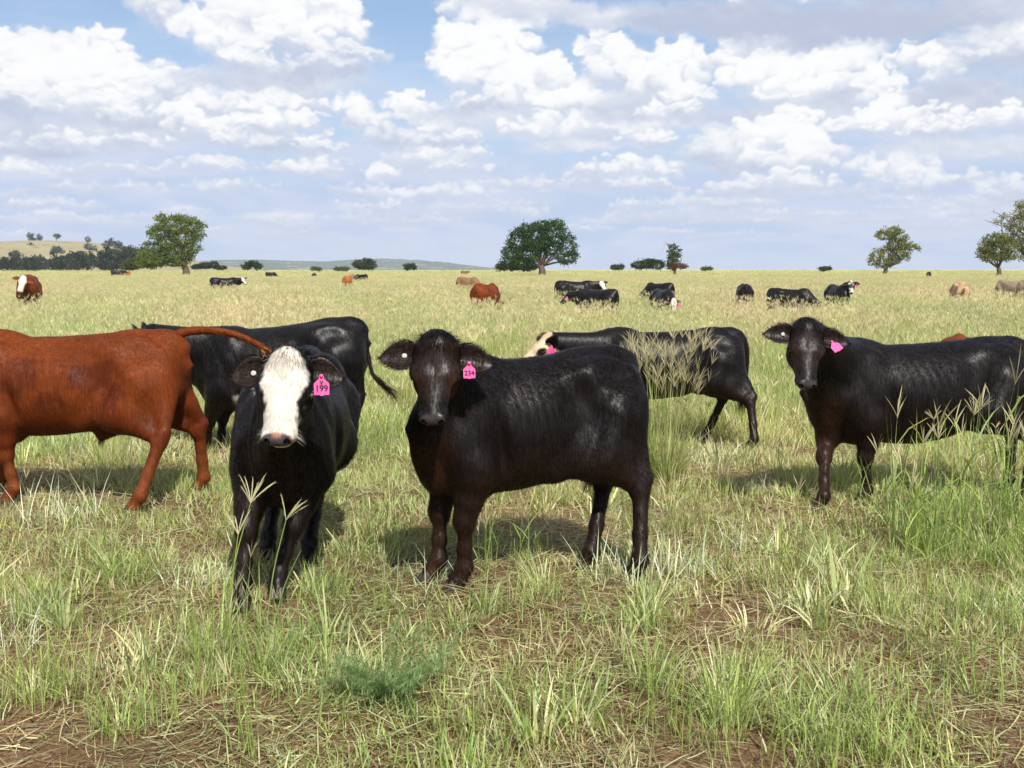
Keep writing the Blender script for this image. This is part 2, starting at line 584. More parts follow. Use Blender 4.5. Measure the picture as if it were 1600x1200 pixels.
class Cow:
    """Body frame: +x to the head, +y the animal's left, z up; nominal back height about 1.13."""
    def __init__(s, c):
        s.c = c
        s.lf = c.get('lf', 1.0)
        s.fat = c.get('fat', 1.0)
        s.belly = c.get('belly', 0.0)
        lf = s.lf
        # legs --------------------------------------------------
        F = c.get('feet', {})
        nf = {'FL': (0.42, 0.13), 'FR': (0.42, -0.13), 'HL': (-0.70, 0.14), 'HR': (-0.70, -0.14)}
        s.legs = {}
        for k, (x, y) in nf.items():
            fx, fy = F.get(k, (x * lf, y))
            sy = 1 if k[1] == 'L' else -1
            if k[0] == 'F':
                el = np.array([0.365 * lf + 0.40 * (fx - 0.42 * lf), 0.140 * sy, 0.570])
                ft = np.array([fx - 0.005, fy, 0.110])
                kn = el * 0.48 + ft * 0.52 + np.array([0.020, 0, 0])
                kn[2] = 0.345
                toe = np.array([fx + 0.035, fy, 0.040])
                s.legs[k] = (el, kn, ft, toe)
            else:
                dx = fx + 0.70 * lf
                st = np.array([-0.47 * lf + 0.35 * dx, 0.165 * sy, 0.640])
                hk = np.array([-0.775 * lf + 0.50 * dx, 0.130 * sy * 0.5 + fy * 0.5, 0.465])
                ft = np.array([fx - 0.015, fy, 0.115])
                toe = np.array([fx + 0.030, fy, 0.040])
                s.legs[k] = (st, hk, ft, toe)
        # head --------------------------------------------------
        fwd = np.array(c['fwd'], float)
        fwd /= np.linalg.norm(fwd)
        upv = np.array(c.get('up', (0, 0, 1)), float)
        dors = upv - fwd * upv.dot(fwd)
        if np.linalg.norm(dors) < 0.05:
            dors = np.array([1.0, 0, 0])
        dors /= np.linalg.norm(dors)
        left = np.cross(dors, fwd)
        s.hw = c.get('hw', 1.12)
        s.H = np.stack([fwd, left, dors], 1)   # columns
        s.poll = np.array(c['poll'], float)
        s.hs = c.get('hs', 1.0)

    def h2b(s, p):
        return s.poll + s.H @ (np.array([p[0], p[1] * s.hw, p[2]], float) * s.hs)

    def body_f(s, P):
        lf = s.lf
        P = P.astype(np.float32)
        x = P[:, 0] / lf
        xi = np.clip((x + 0.80) / 1.44 * 239, 0, 238.999)
        i = xi.astype(int)
        t = xi - i
        g = [a[i] * (1 - t) + a[i + 1] * t for a in _prof]
        bot = g[1] - s.belly * np.exp(-((x + 0.10) / 0.35) ** 2)
        zc = (g[0] + bot) / 2
        h = (g[0] - bot) / 2
        q = (P[:, 2] - zc) / h
        qq = np.clip(q, -1.3, 1.3)
        w = g[2] * s.fat * np.where(qq > 0, 1 - 0.30 * qq ** 2, 1 - 0.16 * qq ** 2)
        p = 2.35
        e = (np.abs(P[:, 1] / w) ** p + np.abs(q) ** p) ** (1 / p)
        f = (e - 1) * np.minimum(w, h)
        dx = (np.abs(x - np.clip(x, -0.80, 0.64))) * lf
        f = np.where(dx > 0, np.sqrt(np.maximum(f, 0) ** 2 + dx ** 2) + np.minimum(f, 0), f)
        L = lambda p: (p[0] * lf, p[1], p[2])
        for sy in (1, -1):
            f = smin(f, sd_ell(P, L((0.375, 0.150 * sy, 0.83)), (0.125, 0.075, 0.25), roty(-12)), 0.05)
            f = smin(f, sd_cone(P, L((0.49, 0.12 * sy, 0.75)), L((0.37, 0.150 * sy, 0.58)), 0.105, 0.095), 0.07)
            f = smin(f, sd_ell(P, L((-0.55, 0.125 * sy, 0.90)), (0.205, 0.115, 0.215)), 0.05)
            f = smin(f, sd_cone(P, L((-0.69, 0.105 * sy, 0.88)), L((-0.66, 0.125 * sy, 0.70)), 0.105, 0.085), 0.06)
            f = smin(f, sd_ell(P, L((-0.40, 0.150 * sy, 1.020)), (0.06, 0.050, 0.050)), 0.12)
            f = smin(f, sd_ell(P, L((-0.755, 0.080 * sy, 0.995)), (0.035, 0.040, 0.05)), 0.11)
        f = smin(f, sd_ell(P, L((0.38, 0, 1.07 - s.c.get('dw', 0.0))), (0.17, 0.055, 0.07)), 0.06)
        f = smin(f, sd_ell(P, L((-0.60, 0, 1.09)), (0.20, 0.06, 0.055)), 0.06)
        f = smin(f, sd_cone(P, L((-0.70, 0, 1.08)), L((-0.82, 0, 1.03)), 0.045, 0.030), 0.08)
        f = smin(f, sd_cone(P, L((-0.735, 0, 1.03)), L((-0.725, 0, 0.78)), 0.075, 0.085), 0.07)
        f = smin(f, sd_ell(P, L((0.55, 0, 0.61)), (0.105, 0.110, 0.120)), 0.07)
        f = smin(f, sd_cone(P, L((0.55, 0, 0.525)), L((0.30, 0, 0.46)), 0.065, 0.06), 0.06)
        for k, (a, b, ft, toe) in s.legs.items():
            sy = 1 if k[1] == 'L' else -1
            if k[0] == 'F':
                g_ = sd_cone(P, a + [0.00, 0, 0.04], (a * 0.45 + b * 0.55), 0.108, 0.068)
                g_ = smin(g_, sd_cone(P, (a * 0.45 + b * 0.55), b, 0.066, 0.050), 0.04)
                g_ = smin(g_, sd_ell(P, b + [0.008, 0, 0], (0.050, 0.050, 0.064)), 0.03)
                g_ = smin(g_, sd_cone(P, b, b * 0.4 + ft * 0.6, 0.038, 0.032), 0.03)
                g_ = smin(g_, sd_cone(P, b * 0.4 + ft * 0.6, ft, 0.032, 0.038), 0.03)
            else:
                th = np.array([-0.57 * lf, 0.145 * sy, 0.82])
                g_ = sd_cone(P, th, a, 0.165, 0.140)
                g_ = smin(g_, sd_cone(P, np.array([-0.70 * lf, 0.11 * sy, 0.86]), a * 0.6 + b * 0.4 + [-0.02, 0, 0.08], 0.120, 0.075), 0.08)
                g_ = smin(g_, sd_cone(P, a, b * 0.80 + a * 0.20 + [0.015, 0, 0.0], 0.135, 0.060), 0.09)
                g_ = smin(g_, sd_cone(P, np.array([-0.71 * lf, 0.120 * sy, 0.76]), b + [-0.028, 0, 0.045], 0.110, 0.030), 0.07)
                g_ = smin(g_, sd_cone(P, b + [-0.032, 0, 0.035], b + [0.012, 0, -0.02], 0.032, 0.052), 0.03)
                g_ = smin(g_, sd_cone(P, b, b * 0.35 + ft * 0.65, 0.045, 0.034), 0.03)
                g_ = smin(g_, sd_cone(P, b * 0.35 + ft * 0.65, ft, 0.034, 0.040), 0.03)
            g_ = smin(g_, sd_ell(P, ft, (0.043, 0.041, 0.044)), 0.02)
            g_ = smin(g_, sd_cone(P, ft, toe, 0.036, 0.043), 0.015)
            f = smin(f, g_, 0.055)
        # hollows: flank, behind the elbow, between hook and pin bones, throat latch
        if s.c.get('anat', 1):
            for sy in (1, -1):
                f = smax(f, -sd_ell(P, L((-0.275, 0.315 * s.fat * sy, 0.93)), (0.085, 0.075, 0.13)), 0.07)
                f = smax(f, -sd_ell(P, L((0.215, 0.300 * s.fat * sy, 0.66)), (0.030, 0.080, 0.22), roty(12)), 0.06)
                f = smax(f, -sd_ell(P, L((-0.60, 0.270 * s.fat * sy, 1.05)), (0.10, 0.070, 0.06)), 0.07)
                f = smax(f, -sd_ell(P, L((-0.37, 0.345 * sy, 0.72)), (0.030, 0.080, 0.18), roty(-22)), 0.09)
            u = x - 0.22 * (P[:, 2] - 0.75)
            win = np.clip(1 - ((u + 0.04) / 0.24) ** 2, 0, 1) * np.clip(1 - ((P[:, 2] - 0.80) / 0.24) ** 2, 0, 1)
            f = f - 0.0013 * np.cos(u * 2 * math.pi / 0.058) * win
            nk_ = np.clip((x - 0.34) / 0.12, 0, 1) * np.clip((P[:, 2] - 0.55) / 0.15, 0, 1)
            f = f - 0.0030 * np.sin(62 * (P[:, 0] * 0.9 - P[:, 2] * 0.35) + 2.0 * np.sin(9 * P[:, 2])) * nk_
            f = f - 0.0012 * np.sin(17 * P[:, 0] + 3 * np.sin(11 * P[:, 2])) * np.sin(19 * P[:, 2] + 2 * np.sin(9 * P[:, 0]) + 4 * P[:, 1])
        # flank folds
        for k in ('HL', 'HR'):
            st = s.legs[k][0]
            sy = 1 if k[1] == 'L' else -1
            f = smin(f, sd_cone(P, st + [0.07, 0.0, 0.03], L((-0.20, 0.14 * sy, 0.56)), 0.060, 0.05), 0.09)
        if s.c.get('sheath'):
            f = smin(f, sd_cone(P, L((-0.42, 0, 0.54)), L((-0.27, 0, 0.44)), 0.06, 0.025), 0.10)
        # neck
        hb = s.h2b
        nk = 1.0
        k = sd_cone(P, L((0.36, 0, 0.99)), hb((0.00, 0, -0.055)), 0.115, 0.074)
        k = smin(k, sd_cone(P, L((0.44, 0, 0.86)), hb((0.035, 0, -0.105)), 0.142, 0.088), 0.08)
        k = smin(k, sd_cone(P, L((0.56, 0, 0.70)), hb((0.105, 0, -0.165)), 0.104, 0.056), 0.08)
        k = smin(k, sd_cone(P, L((0.61, 0, 0.66)), hb((0.13, 0, -0.215)) * 0.5 + np.array(L((0.61, 0, 0.66))) * 0.5, 0.045, 0.020), 0.08)
        f = smin(f, k, 0.085)
        # head
        q = ((P - s.poll) @ s.H / s.hs).astype(np.float32)
        f = smin(f, s.head_f(q) * s.hs, 0.035)
        return f

    def head_f(s, q):
        q = q.copy()
        q[:, 1] = np.abs(q[:, 1]) / s.hw
        pw = s.c.get('pollw', 1.0)
        h = sd_ell(q, (0.075, 0, -0.065), (0.105, 0.103, 0.082))
        h = smin(h, sd_ell(q, (0.015, 0, -0.030), (0.050, 0.062 * pw, 0.045)), 0.05)
        h = smin(h, sd_ell(q, (0.150, 0.045, -0.058), (0.075, 0.062, 0.058)), 0.03)
        h = smin(h, sd_ell(q, (0.150, 0.088, -0.056), (0.040, 0.026, 0.030)), 0.024)      # brow
        h = smin(h, sd_cone(q, (0.19, 0.018, -0.078), (0.345, 0.018, -0.088), 0.068, 0.044), 0.04)
        h = smin(h, sd_cone(q, (0.20, 0, -0.058), (0.385, 0, -0.066), 0.045, 0.032), 0.03)
        h = smin(h, sd_ell(q, (0.150, 0.055, -0.140), (0.092, 0.048, 0.080)), 0.04)       # cheek
        h = smin(h, sd_cone(q, (0.16, 0.032, -0.175), (0.36, 0.012, -0.135), 0.046, 0.032), 0.045)
        h = smin(h, sd_ell(q, (0.385, 0, -0.098), (0.050, 0.066, 0.050)), 0.030)          # muzzle
        h = smin(h, sd_ell(q, (0.412, 0, -0.075), (0.034, 0.060, 0.032)), 0.018)
        h = smin(h, sd_ell(q, (0.405, 0.036, -0.066), (0.026, 0.024, 0.022)), 0.012)      # nostril rim
        h = smin(h, sd_ell(q, (0.385, 0, -0.150), (0.034, 0.042, 0.020)), 0.014)          # chin
        # carve
        h = smax(h, -sd_ell(q, (0.436, 0.037, -0.070), (0.022, 0.0115, 0.017)), 0.006)
        h = smax(h, -sd_cone(q, (0.425, 0.0, -0.128), (0.33, 0.066, -0.128), 0.0045, 0.003), 0.008)
        h = smax(h, -sd_ell(q, (0.174, 0.118, -0.062), (0.027, 0.022, 0.017)), 0.010)
        h = smax(h, -sd_ell(q, (0.235, 0.100, -0.100), (0.055, 0.022, 0.030)), 0.030)
        h = smin(h, sd_cone(q, (0.150, 0.104, -0.046), (0.196, 0.096, -0.054), 0.0080, 0.006), 0.007)   # lids
        h = smin(h, sd_cone(q, (0.152, 0.112, -0.080), (0.196, 0.101, -0.078), 0.0070, 0.005), 0.007)
        return h

    def mesh(s, vox, refine=True):
        f = s.body_f
        ext = [s.h2b((0.46, 0, 0.08)), s.h2b((0.46, 0, -0.2)), s.h2b((-0.1, 0.15, 0.05)), s.h2b((-0.1, -0.15, 0.05))]
        pts = np.array(ext + [np.array([0.72 * s.lf, 0.33, 1.22]), np.array([-0.90 * s.lf, -0.33, 0.0])] + [l[3] for l in s.legs.values()] + [l[1] for l in s.legs.values()])
        lo = pts.min(0) - 0.10
        hi = pts.max(0) + 0.10
        lo[2] = 0.0
        m = 4
        cv = vox * m
        nc = np.ceil((hi - lo) / cv).astype(int) + 1
        g = np.stack(np.meshgrid(*[lo[a] + cv * (np.arange(nc[a]) + 0.5) - vox / 2 for a in range(3)], indexing='ij'), -1).reshape(-1, 3)
        fc = f(g).reshape(nc)
        act = np.abs(fc) < cv * 1.25 + 0.012
        Fg = np.repeat(np.repeat(np.repeat(np.where(fc < 0, -1.0, 1.0).astype(np.float32), m, 0), m, 1), m, 2)
        ia = np.argwhere(act)
        off = np.stack(np.meshgrid(*[np.arange(m)] * 3, indexing='ij'), -1).reshape(-1, 3)
        idx = (ia[:, None, :] * m + off[None]).reshape(-1, 3)
        val = np.empty(len(idx), np.float32)
        for a in range(0, len(idx), 400000):
            val[a:a + 400000] = f(lo + idx[a:a + 400000] * vox)
        Fg[idx[:, 0], idx[:, 1], idx[:, 2]] = val
        V, Q = surface_nets(Fg)
        V = lo + V * vox
        if refine:
            V, Q = subdivide_region(V, Q, lambda c: np.linalg.norm(((c - s.poll) @ s.H / s.hs - np.array([0.22, 0, -0.08])) / np.array([1.0, 0.8, 0.8]), axis=1) < 0.27)
            e = vox * 0.35
            for _ in range(2):
                f0 = f(V)
                gr = np.stack([f(V + np.array(d) * e) - f0 for d in ((1, 0, 0), (0, 1, 0), (0, 0, 1))], 1) / e
                n2 = (gr ** 2).sum(1)
                V = V - gr * (np.clip(f0, -vox, vox) / np.maximum(n2, 0.2))[:, None]
        return V, Q


def surface_nets(F):
    S = F < 0
    n = np.array(F.shape) - 1
    cnt = np.zeros(n, np.int8)
    cor = [(a, b, c) for a in (0, 1) for b in (0, 1) for c in (0, 1)]
    for a, b, c in cor:
        cnt += S[a:a + n[0], b:b + n[1], c:c + n[2]]
    act = (cnt > 0) & (cnt < 8)
    idx = np.argwhere(act)
    vid = np.full(n, -1, np.int64)
    vid[act] = np.arange(len(idx))
    pos = np.zeros((len(idx), 3))
    num = np.zeros(len(idx))
    for ca in cor:
        for ax in range(3):
            if ca[ax] == 0:
                cb = list(ca)
                cb[ax] = 1
                fa = F[idx[:, 0] + ca[0], idx[:, 1] + ca[1], idx[:, 2] + ca[2]]
                fb = F[idx[:, 0] + cb[0], idx[:, 1] + cb[1], idx[:, 2] + cb[2]]
                cr = (fa < 0) != (fb < 0)
                t = np.where(cr, fa / np.where(fa - fb == 0, 1, fa - fb), 0)
                p = np.tile(np.array(ca, float), (len(idx), 1))
                p[:, ax] += t
                pos += p * cr[:, None]
                num += cr
    V = idx + pos / num[:, None]
    Q = []
    for ax in range(3):
        a1, a2 = (ax + 1) % 3, (ax + 2) % 3
        sl0 = [slice(None)] * 3
        sl1 = [slice(None)] * 3
        sl0[ax] = slice(0, -1)
        sl1[ax] = slice(1, None)
        ch = S[tuple(sl0)] != S[tuple(sl1)]
        e = np.argwhere(ch)
        ok = (e[:, a1] > 0) & (e[:, a2] > 0) & (e[:, a1] < n[a1]) & (e[:, a2] < n[a2])
        e = e[ok]
        ins = S[e[:, 0], e[:, 1], e[:, 2]]
        cs = []
        for d1, d2 in ((1, 1), (0, 1), (0, 0), (1, 0)):
            c = e.copy()
            c[:, a1] -= d1
            c[:, a2] -= d2
            cs.append(vid[c[:, 0], c[:, 1], c[:, 2]])
        q = np.stack(cs, 1)
        q[~ins] = q[~ins][:, ::-1]
        Q.append(q)
    Q = np.concatenate(Q)
    Q = Q[(Q >= 0).all(1)]
    return V, Q


def subdivide_region(V, Q, fn):
    """split the chosen quads in four; neighbours become n-gons kept as triangles"""
    c = V[Q].mean(1)
    sel = fn(c)
    Qs = Q[sel]
    if len(Qs) == 0:
        return V, Q
    E = np.stack([Qs, np.roll(Qs, -1, 1)], -1).reshape(-1, 2)
    E = np.sort(E, 1)
    key = E[:, 0] * len(V) + E[:, 1]
    uk, inv = np.unique(key, return_inverse=True)
    inv = inv.reshape(-1)
    ev = np.stack([uk // len(V), uk % len(V)], 1)
    mid = V[ev].mean(1)
    cen = V[Qs].mean(1)
    n0 = len(V)
    eid = (inv + n0).reshape(-1, 4)
    cid = np.arange(len(Qs)) + n0 + len(mid)
    V2 = np.concatenate([V, mid, cen])
    new = []
    for k in range(4):
        new.append(np.stack([Qs[:, k], eid[:, k], cid, eid[:, (k - 1) % 4]], 1))
    Qr = Q[~sel]
    # remaining quads which touch a split edge: fan from their edges
    Er = np.stack([Qr, np.roll(Qr, -1, 1)], -1)
    Er = np.sort(Er, 2)
    kr = Er[:, :, 0] * n0 + Er[:, :, 1]
    pos = np.searchsorted(uk, kr)
    pos = np.clip(pos, 0, len(uk) - 1)
    hit = uk[pos] == kr
    touch = hit.any(1)
    extra = []
    for q, h, pp in zip(Qr[touch], hit[touch], pos[touch]):
        poly = []
        for k in range(4):
            poly.append(int(q[k]))
            if h[k]:
                poly.append(int(pp[k]) + n0)
        extra.append(tuple(poly))
    Qout = np.concatenate([Qr[~touch]] + new)
    return V2, (Qout, extra)

# ---- hide, horn and skin materials
def hide_material(name='hide'):
    m = bpy.data.materials.new(name)
    m.use_nodes = True
    T = NT(m.node_tree)
    bs = T.n['Principled BSDF']
    vc = T.new('ShaderNodeVertexColor', layer_name='Col')
    gl = T.new('ShaderNodeAttribute', attribute_name='Wet')
    tc = T.new('ShaderNodeTexCoord')
    mp = T.new('ShaderNodeMapping')
    mp.inputs['Scale'].default_value = (95, 95, 5)
    T.l.new(tc.outputs['Object'], mp.inputs[0])
    n1 = T.noise(mp.outputs[0], 1.0, 4, 0.6, 0.0)
    n2 = T.noise(tc.outputs['Object'], 7.0, 4, 0.6)
    n3 = T.noise(tc.outputs['Object'], 210.0, 3, 0.7)
    f = T.range(n1.outputs[0], 0.3, 0.7, 0.72, 1.25)
    f2 = T.range(n2.outputs[0], 0.3, 0.7, 0.80, 1.22)
    k = T.math('MULTIPLY', f, f2)
    c = T.vmath('SCALE', vc.outputs[0], None, k)
    T.l.new(c, bs.inputs['Base Color'])
    sr_ = T.new('ShaderNodeSeparateColor')
    T.l.new(vc.outputs[0], sr_.inputs[0])
    dry = T.math('ADD', T.range(n2.outputs[0], 0.35, 0.7, 0.39, 0.48), T.range(sr_.outputs[0], 0.03, 0.12, 0.0, 0.14))
    rg = T.new('ShaderNodeMix', data_type='FLOAT')
    T.l.new(gl.outputs['Fac'], rg.inputs[0])
    T.l.new(dry, rg.inputs[2])
    rg.inputs[3].default_value = 0.24
    T.l.new(rg.outputs[0], bs.inputs['Roughness'])
    sc_ = T.new('ShaderNodeSeparateColor')
    T.l.new(vc.outputs[0], sc_.inputs[0])
    pale = T.range(sc_.outputs[0], 0.03, 0.12, 1.0, 0.45)
    T.l.new(T.math('MULTIPLY', pale, T.math('MULTIPLY', T.range(n1.outputs[0], 0.34, 0.68, 0.09, 0.38), T.range(n2.outputs[0], 0.3, 0.7, 0.8, 1.15))), bs.inputs['Specular IOR Level'])
    bs.inputs['Sheen Weight'].default_value = 0.0
    bs.inputs['Sheen Roughness'].default_value = 0.45
    hgt = T.math('ADD', T.math('MULTIPLY', n1.outputs[0], 0.62), T.math('MULTIPLY', n3.outputs[0], 0.38))
    bp = T.new('ShaderNodeBump')
    bp.inputs['Strength'].default_value = 0.20
    bp.inputs['Distance'].default_value = 0.006
    T.l.new(hgt, bp.inputs['Height'])
    T.l.new(bp.outputs[0], bs.inputs['Normal'])
    return m


def simple_material(name, col, rough=0.6, spec=0.4, noise=0.0, scale=20.0, vcol=False, bump=0.0):
    m = bpy.data.materials.new(name)
    m.use_nodes = True
    T = NT(m.node_tree)
    bs = T.n['Principled BSDF']
    bs.inputs['Roughness'].default_value = rough
    bs.inputs['Specular IOR Level'].default_value = spec
    tc = T.new('ShaderNodeTexCoord')
    n = T.noise(tc.outputs['Object'], scale, 4, 0.6)
    if vcol:
        src = T.new('ShaderNodeVertexColor', layer_name='Col').outputs[0]
    else:
        src = T.new('ShaderNodeRGB').outputs[0]
        src.default_value = rgb(*col)
    k = T.range(n.outputs[0], 0.25, 0.75, 1 - noise, 1 + noise)
    T.l.new(T.vmath('SCALE', src, None, k), bs.inputs['Base Color'])
    if bump:
        bp = T.new('ShaderNodeBump')
        bp.inputs['Strength'].default_value = bump
        bp.inputs['Distance'].default_value = 0.01
        T.l.new(n.outputs[0], bp.inputs['Height'])
        T.l.new(bp.outputs[0], bs.inputs['Normal'])
    return m


M_HIDE = hide_material()
M_HAIR = simple_material('hair', (0, 0, 0), 0.45, 0.05, 0.2, 60, vcol=True)
M_HOOF = simple_material('hoof_horn', (0.045, 0.030, 0.022), 0.42, 0.5, 0.35, 40, bump=0.4)
M_EYE = simple_material('eye_wet', (0.010, 0.006, 0.004), 0.06, 0.6)
M_TAG = simple_material('tag_plastic', (0.66, 0.085, 0.27), 0.55, 0.35, 0.2, 45)
M_INK = simple_material('tag_ink', (0.02, 0.01, 0.03), 0.6, 0.3)
M_INKP = simple_material('tag_moulding', (0.62, 0.10, 0.30), 0.5, 0.3)
M_BUTTON = simple_material('button_plastic', (0.55, 0.54, 0.46), 0.35, 0.5, 0.3, 200)

BLACK = np.array([0.0046, 0.0038, 0.0040])
BROWNB = np.array([0.027, 0.0110, 0.0056])
RED = np.array([0.150, 0.034, 0.007])
RED_D = np.array([0.082, 0.016, 0.004])
TAN = np.array([0.34, 0.205, 0.105])
WHITE = np.array([0.53, 0.50, 0.45])


def hide_colours(cow, V):
    c = cow.c
    q = (V - cow.poll) @ cow.H / cow.hs / np.array([1, cow.hw, 1])
    n = fbm(V, 9.0, 4)
    n2 = fbm(V + 9.7, 30.0, 3)
    x, z = V[:, 0] / cow.lf, V[:, 2]
    base = c.get('coat', 'black')
    sst = lambda a, b, t: np.clip((t - a) / (b - a), 0, 1) ** 2 * (3 - 2 * np.clip((t - a) / (b - a), 0, 1))
    inhead = sst(-0.02, 0.03, q[:, 0]) * sst(0.30, 0.22, np.abs(q[:, 1])) * sst(-0.26, -0.22, q[:, 2]) * (q[:, 2] < 0.12)
    if base == 'black':
        br = c.get('brown', 0.3)
        k = br * (sst(0.75, 0.45, z) * 0.7 + sst(0.50, 0.60, x) * sst(0.86, 0.70, z) * 0.9 + 0.10) * (0.25 + 1.5 * n)
        k = np.clip(k, 0, 1)
        C = BLACK * (1 - k[:, None]) + BROWNB * k[:, None]
        if c.get('facebrown', 0):
            kk = c['facebrown'] * sst(0.045, 0.095, np.abs(q[:, 1])) * sst(0.16, 0.20, q[:, 0]) * sst(0.34, 0.26, q[:, 0]) * inhead
            kk = np.clip(kk + c['facebrown'] * 0.5 * inhead * sst(0.36, 0.26, q[:, 0]) * n, 0, 1)
            C = C * (1 - kk[:, None]) + np.array([0.075, 0.028, 0.012]) * kk[:, None]
    elif base == 'red':
        wet = c.get('damp', 0)
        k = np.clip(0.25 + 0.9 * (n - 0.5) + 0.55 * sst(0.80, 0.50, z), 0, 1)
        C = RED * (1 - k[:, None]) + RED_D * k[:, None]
        if wet:
            ed = fbm(V * np.array([1, 0.3, 1]) + 4.0, 6.5, 4)
            w = sst(0.0, 0.012, 0.97 + 0.16 * (ed - 0.5) - z) * sst(0.60, 0.72, z + 0.10 * (n2 - 0.5)) * sst(0.33, 0.25, x + 0.2 * (ed - 0.5)) * sst(-0.56, -0.44, x + 0.35 * (ed - 0.5))
            w = w * sst(0.42, 0.52, fbm(V + 2.2, 5.2, 4)) * 0.55
            C = C * (1 - w[:, None]) + np.array([0.050, 0.009, 0.004]) * w[:, None]
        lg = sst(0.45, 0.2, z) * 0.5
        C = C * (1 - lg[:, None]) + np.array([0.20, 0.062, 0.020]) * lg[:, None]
    else:
        cc = np.array(c.get('rgb', TAN))
        k = np.clip(0.4 + (n - 0.5), 0, 1)
        C = cc * (1.1 - 0.55 * k[:, None])
    if c.get('bellywhite'):
        w = sst(0.60, 0.56, z + 0.04 * n) * sst(0.35, 0.30, x) * sst(-0.05, 0.05, x)* sst(0.45,0.47,z)
        C = C * (1 - w[:, None]) + WHITE * 0.8 * w[:, None]
    face = c.get('face')
    if face:
        jag = (n2 - 0.5) * 0.030
        ay = np.abs(q[:, 1])
        wid = np.interp(q[:, 0], [-0.05, -0.02, 0.02, 0.08, 0.15, 0.19, 0.25, 0.33, 0.37, 0.5], [0.00, 0.040, 0.062, 0.086, 0.088, 0.072, 0.060, 0.066, 0.12, 0.14])
        if face == 'tan':
            wid = wid * 1.3
        w = sst(0.008, -0.008, ay + jag - wid) * (q[:, 0] > -0.045) * sst(-0.20, -0.16, q[:, 2])
        w = np.where((q[:, 0] > 0.33), np.maximum(w, sst(-0.19, -0.17, q[:, 2])), w)
        w = w * (q[:, 0] < 0.52)
        w = w * (q[:, 2] < 0.15)
        if face == 'spot':
            sp = fbm(q + 1.3, 16.0, 2)
            w = w * sst(0.46, 0.52, sp)
        fc = WHITE if face != 'tan' else np.array([0.58, 0.46, 0.31])
        shade = (0.78 + 0.40 * n2)[:, None] * np.stack([np.ones(len(V)), 1.0 - 0.06 * n, 1.0 - 0.16 * n], 1)
        C = C * (1 - w[:, None]) + fc * shade * w[:, None]
    # muzzle leather
    mz = sst(0.405, 0.420, q[:, 0] + 0.010 * (1 - (q[:, 1] / 0.055) ** 2) - 0.35 * np.maximum(0, np.abs(q[:, 1]) - 0.040)) * sst(-0.128, -0.118, q[:, 2]) * (q[:, 2] < 0.05) * (np.abs(q[:, 1]) < 0.2)
    skin = np.array([0.036, 0.028, 0.028]) if face != 'white' or c.get('lod') else np.array([0.062, 0.048, 0.05])
    if base != 'black':
        skin = np.array([0.30, 0.17, 0.13])
    sk = np.tile(skin, (len(V), 1))
    if face == 'white' and not c.get('lod'):
        pk = np.clip(sst(-0.050, -0.036, q[:, 2]) * sst(0.024, 0.012, np.abs(q[:, 1])) + sst(0.046, 0.056, q[:, 1]) * sst(-0.10, -0.09, q[:, 2]), 0, 1)
        sk = sk * (1 - pk[:, None]) + np.array([0.34, 0.17, 0.12]) * pk[:, None]
    C = C * (1 - mz[:, None]) + sk * mz[:, None]
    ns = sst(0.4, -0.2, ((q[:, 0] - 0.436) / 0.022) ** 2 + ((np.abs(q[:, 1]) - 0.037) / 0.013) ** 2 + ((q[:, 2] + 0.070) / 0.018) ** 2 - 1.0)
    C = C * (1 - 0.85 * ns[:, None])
    # dark lids round the eye
    ev = sst(1.25, 0.9, np.sqrt(((q[:, 0] - 0.173) / 0.046) ** 2 + ((q[:, 2] + 0.066) / 0.032) ** 2)) * (np.abs(q[:, 1]) > 0.05) * (np.abs(q[:, 1]) < 0.14)
    C = C * (1 - 0.9 * ev[:, None]) + np.array([0.012, 0.009, 0.009]) * 0.9 * ev[:, None]
    return C, mz


def ear_arrays(root, dirv, face, L, W, droop=0.0, nu=12, nv=9):
    """cupped leaf-shaped ear; two skins"""
    root = np.array(root, float)
    d = np.array(dirv, float)
    d /= np.linalg.norm(d)
    n = np.array(face, float)
    n = n - d * n.dot(d)
    n /= np.linalg.norm(n)
    ac = np.cross(n, d)
    V, Fc = [], []
    for side in (0, 1):
        for i in range(nu + 1):
            u = i / nu
            w = W * (0.34 * (1 - u) ** 1.5 + (math.sin(math.pi * min(1, u * 0.94 + 0.06) ** 0.85) ** 0.75) * 0.80 + 0.02)
            cup = 0.55 * (1 - 0.55 * u)
            c = root + d * L * u - np.array([0, 0, 1]) * droop * u * u * L
            for j in range(nv):
                v = -1 + 2 * j / (nv - 1)
                th = v * 1.15 * (0.4 + cup)
                p = c + ac * w * math.sin(th) / max(0.4 + cup, 0.1) * 0.95 + n * w * (1 - math.cos(th)) * 1.1
                if side:
                    p = p - n * (0.009 * (1 - 0.6 * abs(v)) + 0.012 * (1 - u) * (1 - abs(v)))
                V.append(p)
    off = (nu + 1) * nv
    for i in range(nu):
        for j in range(nv - 1):
            a = i * nv + j
            Fc.append((a, a + 1, a + nv + 1, a + nv))
            b = a + off
            Fc.append((b, b + nv, b + nv + 1, b + 1))
        for j in (0, nv - 1):
            a = i * nv + j
            q = (a, a + nv, a + nv + off, a + off)
            Fc.append(q if j == 0 else tuple(reversed(q)))
    for j in range(nv - 1):
        a = nu * nv + j
        Fc.append((a, a + 1, a + 1 + off, a + off))
    return np.array(V), Fc, (d, n, ac)


